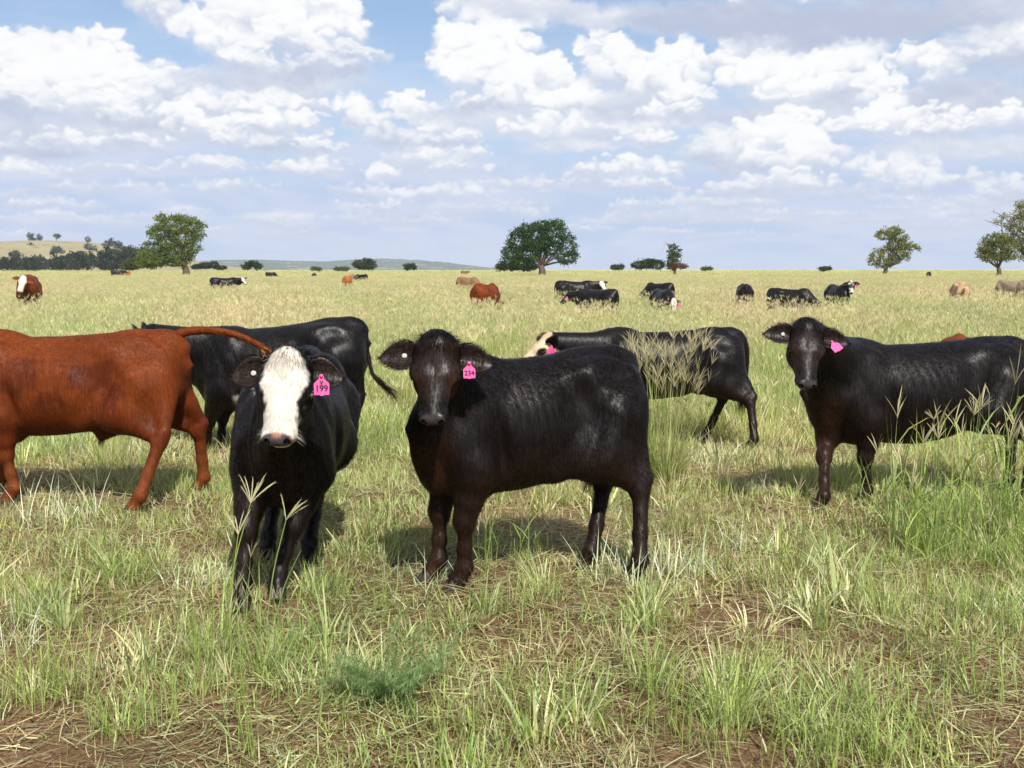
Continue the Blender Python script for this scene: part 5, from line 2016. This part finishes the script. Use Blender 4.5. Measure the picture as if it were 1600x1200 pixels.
def proto_seedclump(seed, n=34, rad=0.16, hmin=0.5, hmax=0.85, L=0.11, w=0.0045, hn=8):
    B = Blades(seed)
    r = B.r
    for i in range(n):
        a, q = r.uniform(0, 2 * math.pi), rad * math.sqrt(r.random())
        c = mixc(r, C_YG, C_BLUE, C_STRAW)
        pts = B.blade((q * math.cos(a), q * math.sin(a), -0.01), r.uniform(hmin, hmax), .0042, r.uniform(0, .10) + q / rad * .10, r.uniform(0, .22), c, c, 4, az=a + r.uniform(-.5, .5))
        B.seedhead(pts, hn, L, w, C_SEED * r.uniform(.85, 1.2), spread=0.6)
    for i in range(n * 2):
        a, q = r.uniform(0, 2 * math.pi), rad * math.sqrt(r.random())
        c = mixc(r, C_YG, C_GREEN, C_STRAW)
        B.blade((q * math.cos(a), q * math.sin(a), -0.01), r.uniform(hmin * .4, hmin * .9), .006, r.uniform(0, .5), r.uniform(.1, 1.0), c, c, 4, az=a)
    return B


def proto_silver(seed, n=60, rad=0.15, hmin=0.10, hmax=0.30):
    B = Blades(seed)
    r = B.r
    for i in range(n):
        a, q = r.uniform(0, 2 * math.pi), rad * math.sqrt(r.random())
        c = mixc(r, C_SILVER, C_PALE, C_SILVER, C_BLUE)
        B.blade((q * math.cos(a), q * math.sin(a), -0.01), r.uniform(hmin, hmax), r.uniform(.003, .007), r.uniform(0, .6), r.uniform(0, .7), c, c * 1.1, 3, kink=r.uniform(.8, 2.0) if r.random() < .4 else 0)
    return B


def scatter(name, protos, P, rotz, tilt, scl, idx, label):
    """one object: points carrying tufts"""
    pc = bpy.data.collections.new(name + '_tufts')
    for i, b in enumerate(protos):
        o = b.obj('%s_tuft_%02d' % (name, i))
        pc.objects.link(o)
    me = bpy.data.meshes.new(name)
    me.vertices.add(len(P))
    me.vertices.foreach_set('co', np.asarray(P, np.float32).ravel())
    rot = np.stack([tilt[:, 0], tilt[:, 1], rotz], 1).astype(np.float32)
    at_ = me.attributes.new('rot', 'FLOAT_VECTOR', 'POINT')
    at_.data.foreach_set('vector', rot.ravel())
    at_ = me.attributes.new('scl', 'FLOAT_VECTOR', 'POINT')
    at_.data.foreach_set('vector', np.asarray(scl, np.float32).ravel())
    at_ = me.attributes.new('idx', 'INT', 'POINT')
    at_.data.foreach_set('value', np.asarray(idx, np.int32))
    o = bpy.data.objects.new(name, me)
    COL.objects.link(o)
    me.materials.append(M_GRASS)
    ng = bpy.data.node_groups.new(name + '_scatter', 'GeometryNodeTree')
    ng.interface.new_socket('Geometry', in_out='INPUT', socket_type='NodeSocketGeometry')
    ng.interface.new_socket('Geometry', in_out='OUTPUT', socket_type='NodeSocketGeometry')
    T = NT(ng)
    gi, go = T.new('NodeGroupInput'), T.new('NodeGroupOutput')
    ci = T.new('GeometryNodeCollectionInfo', transform_space='ORIGINAL')
    ci.inputs['Collection'].default_value = pc
    ci.inputs['Separate Children'].default_value = True
    ci.inputs['Reset Children'].default_value = True
    ip = T.new('GeometryNodeInstanceOnPoints')
    T.l.new(gi.outputs[0], ip.inputs['Points'])
    T.l.new(ci.outputs[0], ip.inputs['Instance'])
    ip.inputs['Pick Instance'].default_value = True

    def named(nm, ty):
        nd = T.new('GeometryNodeInputNamedAttribute', data_type=ty)
        nd.inputs['Name'].default_value = nm
        return nd.outputs['Attribute']
    T.l.new(named('idx', 'INT'), ip.inputs['Instance Index'])
    er = T.new('FunctionNodeEulerToRotation')
    T.l.new(named('rot', 'FLOAT_VECTOR'), er.inputs[0])
    T.l.new(er.outputs[0], ip.inputs['Rotation'])
    T.l.new(named('scl', 'FLOAT_VECTOR'), ip.inputs['Scale'])
    T.l.new(ip.outputs[0], go.inputs[0])
    md = o.modifiers.new('scatter', 'NODES')
    md.node_group = ng
    tag(o, label, 'grass', kind='stuff')
    return o


RS = np.random.RandomState(11)


def wedge(y0, y1, dens, side=1.16, extra=1.2, gamma=None):
    """random points in the ground seen between two distances, somewhat wider than the picture"""
    out_n = 0
    hw = lambda y: 0.4706 * side * y + extra
    area = (hw(y0) + hw(y1)) * (y1 - y0)
    n = int(area * dens)
    y = np.sqrt(RS.uniform(y0 ** 2, y1 ** 2, n * 2)) if y0 > 4 else RS.uniform(y0, y1, n * 2)
    x = RS.uniform(-1, 1, n * 2) * hw(y1)
    k = np.abs(x) < hw(y)
    x, y = x[k], y[k]
    if len(x) > n:
        x, y = x[:n], y[:n]
    return np.stack([x, y], 1)


def n2d(P, s, o=0.0, k=3):
    return fbm(np.concatenate([P + o, np.full((len(P), 1), 0.37)], 1), s, k)


ACC = {'meadow_grass': []}


def put(protos_from, P, smin_, smax_, tiltmax=0.12, zs=None, key='meadow_grass'):
    """queue points; protos_from = (first, last) indices in that object's tuft list"""
    n = len(P)
    if n == 0:
        return
    if key_tall(protos_from):
        near = np.zeros(n, bool)
        for hx, hy in HOOVES:
            near |= ((P[:, 0] - hx) / 0.26) ** 2 + ((P[:, 1] - hy + 0.12) / 0.34) ** 2 < 1
        P = P[~(near & (RS.rand(n) < 0.85))]
        n = len(P)
        if n == 0:
            return
        if zs is not None and np.ndim(zs) and len(zs) != n:
            zs = zs[:n]
    z = np.array([gh(a, b) for a, b in P])
    s = RS.uniform(smin_, smax_, n)
    zz = s * (RS.uniform(0.85, 1.15, n) if zs is None else zs)
    ACC.setdefault(key, []).append((np.column_stack([P, z]), RS.uniform(0, 2 * math.pi, n), RS.normal(0, tiltmax / 2, (n, 2)), np.stack([s, s, zz], 1), RS.randint(protos_from[0], protos_from[1], n)))


TUFTS = []
HOOVES = []          # trodden spots: where the near cattle stand
for c_ in NEAR:
    for v_ in c_.get('feet', {}).values():
        a_ = c_['rot']
        HOOVES.append((c_['pos'][0] + c_['s'] * (v_[0] * math.cos(a_) - v_[1] * math.sin(a_)), c_['pos'][1] + c_['s'] * (v_[0] * math.sin(a_) + v_[1] * math.cos(a_))))
key_tall = lambda r: r[0] in (T_TUSS[0], T_TALL[0], T_STEM[0], T_GF[0], T_SILV[0], T_DRY[0], T_WIDE[0])


def reg(L):
    a = len(TUFTS)
    TUFTS.extend(L)
    return (a, len(TUFTS))


T_TUSS = reg([proto_tussock(i, n=random.Random(i).randint(34, 64)) for i in range(6)])
T_TURF = reg([proto_turf(20 + i) for i in range(5)])
T_TURFS = reg([proto_turf(30 + i, straw=0.8) for i in range(3)])
T_LIT = reg([proto_litter(40 + i) for i in range(6)])
T_DRY = reg([proto_tussock(50 + i, n=45, hmin=.08, hmax=.24, cols=(C_STRAW, C_PALE, C_STRAW), dry=.5, w=.0045) for i in range(3)])
T_STEM = reg([proto_stems(60 + i) for i in range(4)])
T_TALL = reg([proto_tussock(70 + i, n=56, rad=.12, hmin=.22, hmax=.52, w=.0095) for i in range(3)])
T_FIELD = reg([proto_field(80 + i) for i in range(5)])
T_SEED = reg([proto_seedclump(90 + i, n=16, hmin=.38, hmax=.62, w=.005) for i in range(3)])
T_FAR = reg([proto_field(100 + i, n=210, rad=1.0, hmin=.30, hmax=.52, heads=22, w=.016, seg=2) for i in range(4)])
T_SILV = reg([proto_silver(110 + i) for i in range(3)])
T_WIDE = reg([proto_tussock(130 + i, n=20, rad=.07, hmin=.14, hmax=.36, cols=(C_BLUE, C_GREEN, C_BLUE), w=.0135, dry=.3) for i in range(4)])
T_GF = reg([proto_field(120 + i, n=130, rad=0.30, hmin=0.16, hmax=0.34, heads=1, w=.0055) for i in range(4)])


def bare(P):
    """0 where turf holds, 1 on bare trodden soil"""
    n = n2d(P, 1.05, 3.0, 4)
    y = P[:, 1]
    thr = np.interp(y, [2.5, 4.2, 5.5, 7, 9, 12], [0.39, 0.425, 0.47, 0.53, 0.60, 0.75])
    return np.clip((n - thr) / 0.05, 0, 1)


# litter and short turf
P = wedge(2.2, 13, 13)
put(T_LIT, P, 0.7, 1.3, 0.05)
P = wedge(2.2, 15, 16)
k = (RS.rand(len(P)) > bare(P) * 0.96) & (RS.rand(len(P)) < np.clip((n2d(P, 2.6, 50.0) - 0.36) / 0.16, 0.15, 1))
put(T_TURF, P[k], 0.7, 1.35)
P = wedge(2.2, 14, 7)
k = RS.rand(len(P)) > bare(P) * 0.6
put(T_TURFS, P[k], 0.6, 1.1)
# tussocks, clumped
P = wedge(2.2, 15, 5.5)
n = n2d(P, 1.5, 8.0, 4)
k = (n > 0.51 - 0.02 * (P[:, 1] > 6)) & (RS.rand(len(P)) > bare(P) * 0.9)
put(T_TUSS, P[k], 0.5, 1.0)
P = wedge(2.2, 15, 1.6)
k = (RS.rand(len(P)) > bare(P) * 0.85)
put(T_GF, P[k], 0.45, 0.9)
P = wedge(2.2, 9, 0.9)
put(T_WIDE, P, 0.6, 1.1)
P = wedge(2.2, 14, 1.6)
put(T_DRY, P, 0.6, 1.3)
P = wedge(2.2, 14, 1.5)
k = n2d(P, 1.1, 15.0) > 0.5
put(T_STEM, P[k], 0.6, 1.05)
P = wedge(3.2, 15, 1.0)
k = n2d(P, 0.9, 25.0) > 0.56
put(T_SILV, P[k], 0.8, 1.3)
# the taller right-hand foreground
for (px, py, rad, cnt, lo, hi) in ((1490, 880, .38, 11, .9, 1.2), (1550, 850, .30, 9, .9, 1.25), (1430, 850, .22, 4, .8, 1.0), (1470, 960, .4, 8, .7, 1.0), (1090, 1120, .40, 9, .7, 1.0), (1150, 1080, .4, 7, .6, .9),
                                   (840, 905, .40, 9, .6, .9), (800, 950, .35, 6, .5, .8), (1230, 1150, .35, 6, .6, .9), (960, 990, .25, 4, .5, .8), (330, 1020, .35, 7, .7, 1.0), (450, 1060, .3, 5, .7, .9),
                                   (500, 930, .35, 6, .6, .9), (220, 900, .4, 7, .6, .9), (120, 980, .35, 5, .6, .9), (1560, 1060, .4, 7, .6, .9), (1350, 1180, .3, 5, .7, 1.0), (30, 1100, .3, 5, .6, .9), (180, 1160, .2, 4, .5, .8)):
    x, y = ground(px, py)
    q = RS.normal(0, rad / 2, (cnt, 2)) * np.array([1, 0.8]) + [x, y]
    cut = max(1, int(cnt * 0.42))
    put(T_TALL, q[:cut], lo * 0.62, hi * 0.72, 0.1)
    put(T_STEM, q + RS.normal(0, .08, q.shape), lo * 0.8, hi * (1.7 if px > 1380 and py < 900 else 0.8), 0.1)
# field: the sward gets tall from about eleven metres on
P = wedge(9.0, 30, 5.0)
k = RS.rand(len(P)) < np.interp(P[:, 1], [9.0, 11.0, 14], [0.12, 0.6, 1.0])
P = P[k]
put(T_FIELD, P, 0.8, 1.15, zs=np.interp(P[:, 1], [9, 11, 16, 30], [0.55, 0.75, 1.0, 1.1]))
P = wedge(8.5, 26, 2.5)
put(T_TUSS, P, 0.9, 1.4)
P = wedge(13, 60, 0.55)
k = n2d(P, 0.35, 40.0) > 0.52
put(T_SEED, P[k], 0.85, 1.25)
P = wedge(30, 60, 3.0)
put(T_FIELD, P, 1.0, 1.4, zs=np.full(len(P), 0.92))
P = wedge(55, 140, 0.9)
put(T_FAR, P, 0.9, 1.35, zs=np.full(len(P), 0.95))
P = wedge(140, 330, 0.14)
put(T_FAR, P, 1.8, 2.8, zs=np.full(len(P), 0.45))
P = wedge(330, 800, 0.018)
put(T_FAR, P, 4, 7, zs=np.full(len(P), 0.22))

A_ = ACC['meadow_grass']
cat_ = lambda i: np.concatenate([a[i] for a in A_])
scatter('grass', TUFTS, cat_(0), cat_(1), cat_(2), cat_(3), cat_(4), 'mixed green and straw pasture grass, short and trodden near, tall and seeding beyond')

# ------------------------------------------------------------------ plants that stand out one by one
def plant_root(name, label, px, py, cat='grass tuft', group=None):
    x, y = ground(px, py)
    r = empty(name, (x, y, gh(x, y)))
    return tag(r, label, cat, group), np.array([x, y, gh(x, y)])


def part_from(B, name, root):
    o = B.obj(name, link=True, parent=root)
    return o


def tuft_thing(name, label, px, py, B, s=1.0, group=None, cat='grass tuft'):
    root, _ = plant_root(name, label, px, py, cat, group)
    B.v = [tuple(np.array(v) * s) for v in B.v]
    o = part_from(B, 'stalks', root)
    o['kind'] = 'stuff'
    return root


def seed_plant(label, px, py, stalks, seed, group='seeding grass stalks in the foreground', leafn=7):
    """stalks: (dx_px base, top px, top py, heads, head length)"""
    root, o = plant_root('seeding_grass', label, px, py, 'grass stalk', group)
    r = random.Random(seed)
    for (bx, tx, ty, hn, hl) in stalks:
        D = o[1]
        b = np.array([at(px + bx, py, D)[0], D, o[2]]) - o
        t = at(tx, ty, D + r.uniform(-.05, .05)) - o
        B = Blades(r.randint(0, 9999))
        c = mixc(r, C_BLUE, C_YG) if hn else mixc(r, C_GREEN, C_BLUE)
        mid = (b + t) / 2 + np.array([(t - b)[0] * -0.10, r.uniform(-.03, .03), 0.02])
        pts = smooth_path([b, mid, t], 7)
        w = 0.0052
        for sd in (np.array([1, 0, 0.0]), np.array([0, 1, 0.0])):
            B.strip(pts, [w, w, w, w, w * .9, w * .8, w * .6], sd, c * .95, c, tip=False)
        st = B.obj('stalk', link=True, parent=root)
        if hn:
            H = Blades(r.randint(0, 9999))
            ax = pts[-1] - pts[-2]
            for k in range(hn):
                a = r.uniform(-1, 1)
                d = ax / np.linalg.norm(ax) + np.array([a * 0.62, r.uniform(-.4, .4), r.uniform(-.25, .15)])
                d /= np.linalg.norm(d)
                q = [np.array(pts[-1]) - ax * 0.05 * r.random()]
                L = hl * r.uniform(.7, 1.15)
                for i in range(5):
                    d = d + np.array([a * 0.05, 0, -0.05])
                    d /= np.linalg.norm(d)
                    q.append(q[-1] + d * L / 5)
                sdv = np.cross(d, [0, 1, 0.2])
                sdv /= np.linalg.norm(sdv)
                cc = C_SEED * r.uniform(.8, 1.15)
                H.strip(q, [.0022, .0038, .0042, .0042, .0036, .002], sdv, cc, cc * 1.15)
                for i in range(12):          # bristles
                    tq = r.uniform(.5, 4.9)
                    i0 = int(tq)
                    p = q[i0] * (1 - (tq - i0)) + q[i0 + 1] * (tq - i0)
                    e = d * 0.7 + sdv * r.choice([-1, 1]) * .6 + np.array([0, r.uniform(-.5, .5), 0])
                    H.strip([p, p + e * 0.006, p + e * 0.012], [.0012, .001, .0005], np.array([0.3, 1, .2]), cc, cc * 1.2)
            H.obj('seed_head', link=True, parent=st)
    for k in range(leafn):
        B = Blades(r.randint(0, 9999))
        c = mixc(r, C_BLUE, C_GREEN, C_YG)
        B.blade((r.uniform(-.03, .03), r.uniform(-.03, .03), 0), r.uniform(.18, .42), .008, r.uniform(.05, .4), r.uniform(.2, 1.6), c * .8 + C_STRAW * .2, c, 6)
        B.obj('leaf', link=True, parent=root)
    return root


tuft_thing('seeding_grass_clump', 'tall clump of tan feathery seed heads behind the middle heifer\'s rump', 1040, 748, proto_seedclump(501, n=85, rad=.11, hmin=.72, hmax=1.14, L=.12, w=.0032, hn=9))
tuft_thing('seeding_grass_clump', 'smaller, thinner clump of tan seed heads just left of the tall one, touching the rump', 1012, 742, proto_seedclump(502, n=18, rad=.06, hmin=.8, hmax=1.12, L=.12, w=.0042, hn=7))
seed_plant('arching stalk with drooping tan seed heads in front of the white-faced heifer\'s right leg', 350, 1000, [(0, 392, 785, 9, .13), (8, 372, 835, 6, .12)], 11)
seed_plant('upright green stalk with a fan of seed heads in front of the white-faced heifer\'s chest', 415, 985, [(0, 447, 812, 8, .12), (10, 470, 860, 0, 0)], 12)
seed_plant('leaning stalk whose seed head reaches highest over the right heifer\'s shoulder', 1402, 775, [(0, 1446, 622, 6, .10), (30, 1437, 640, 2, .10), (-3, 1420, 690, 5, .08)], 13)
seed_plant('pair of stalks with broad pale seed heads under the right heifer\'s belly', 1462, 812, [(-4, 1459, 655, 6, .10), (4, 1466, 685, 9, .12), (12, 1476, 650, 0, 0), (-20, 1445, 690, 0, 0)], 14)
seed_plant('stalks with the fullest seed head in front of the right heifer\'s flank', 1512, 800, [(0, 1522, 648, 10, .13), (6, 1530, 640, 9, .12), (28, 1546, 615, 1, .08), (30, 1556, 668, 3, .05)], 15)
seed_plant('single thin stalk at the far right in front of the heifer\'s hind leg', 1566, 812, [(0, 1588, 665, 0, 0), (6, 1560, 700, 2, .05)], 16, leafn=5)
G_S = 'pale dead grass tufts'
tuft_thing('dry_grass_tuft', 'widest bleached grass tuft, round the middle heifer\'s hind hooves', 1010, 905, proto_silver(601, n=230, rad=.34, hmin=.10, hmax=.32), group=G_S)
tuft_thing('dry_grass_tuft', 'small bleached tuft alone in the trodden grass below the right heifer', 1240, 960, proto_silver(602, n=60, rad=.11, hmin=.08, hmax=.22), group=G_S)
tuft_thing('dry_grass_tuft', 'bleached tuft cut off by the right edge', 1592, 955, proto_silver(603, n=60, rad=.12, hmin=.08, hmax=.24), group=G_S)
tuft_thing('dry_grass_tuft', 'tall white stalks standing below the red steer\'s belly', 88, 815, proto_silver(604, n=90, rad=.25, hmin=.16, hmax=.44), group=G_S)
tuft_thing('dry_grass_tuft', 'silvery tuft under the hind hooves of the tan-faced cow', 1110, 722, proto_silver(605, n=240, rad=.42, hmin=.08, hmax=.26), group=G_S)
tuft_thing('dry_grass_tuft', 'few white dead stalks in front of the middle heifer\'s front hooves', 655, 912, proto_silver(606, n=40, rad=.20, hmin=.12, hmax=.34), group=G_S)


def herb():
    root, o = plant_root('feathery_herb', 'low feathery blue-green herb in the foreground left of centre', 612, 1092, 'herb')
    r = random.Random(5)
    for st in range(38):
        B = Blades(900 + st)
        az = r.uniform(0, 2 * math.pi)
        L = r.uniform(.20, .40)
        d = np.array([math.cos(az) * 1.15, math.sin(az) * .8, r.uniform(.35, 1.3)])
        d /= np.linalg.norm(d)
        pts = [np.array([r.uniform(-.03, .03), r.uniform(-.03, .03), 0])]
        for i in range(8):
            d = d + np.array([r.uniform(-.12, .12), r.uniform(-.12, .12), r.uniform(-.12, .04)])
            d /= np.linalg.norm(d)
            pts.append(pts[-1] + d * L / 8)
            pts[-1][2] = max(pts[-1][2], .01)
        c = np.array([0.225, 0.285, 0.150]) * r.uniform(.75, 1.25)
        B.strip(pts, [.0026] * 9, np.array([0.5, 0.5, 0.5]), c, c)
        for i in range(1, 9):
            for k in range(11):
                e = np.array([r.gauss(0, 1), r.gauss(0, 1), r.gauss(0.2, .8)])
                e /= np.linalg.norm(e)
                l = r.uniform(.015, .050)
                p = pts[i]
                m = p + e * l * .5
                sd = np.cross(e, [r.random(), r.random(), 1])
                sd /= np.linalg.norm(sd)
                B.strip([p, m, p + e * l + np.array([0, 0, r.uniform(-.01, .01)])], [.0012, .0018, .001], sd, c, c * 1.15)
                for j in range(3):
                    f = e + np.array([r.gauss(0, .6) for _ in range(3)])
                    B.strip([m, m + f * .008, m + f * .016], [.0016, .0014, .0006], sd, c, c * 1.25)
        B.obj('frond', link=True, parent=root)['kind'] = 'stuff'


herb()

# ------------------------------------------------------------------ the air: pale, even, thin
def air():
    m = bpy.data.materials.new('air')
    m.use_nodes = True
    T = NT(m.node_tree)
    T.n.clear()
    pv = T.new('ShaderNodeVolumePrincipled')
    pv.inputs['Color'].default_value = (0.80, 0.88, 1.0, 1)
    pv.inputs['Density'].default_value = 0.00010
    pv.inputs['Anisotropy'].default_value = 0.0
    ow = T.new('ShaderNodeOutputMaterial')
    T.l.new(pv.outputs[0], ow.inputs['Volume'])
    x, y0, y1, z0, z1 = 9600, -60, 9700, -1.6, 95
    V = [(-x, y0, z0), (x, y0, z0), (x, y1, z0), (-x, y1, z0), (-x, y0, z1), (x, y0, z1), (x, y1, z1), (-x, y1, z1)]
    o = mesh_obj('haze', V, [(0, 3, 2, 1), (4, 5, 6, 7), (0, 1, 5, 4), (1, 2, 6, 5), (2, 3, 7, 6), (3, 0, 4, 7)], m, smooth=False)
    tag(o, 'thin pale haze over the whole plain', kind='stuff')


air()
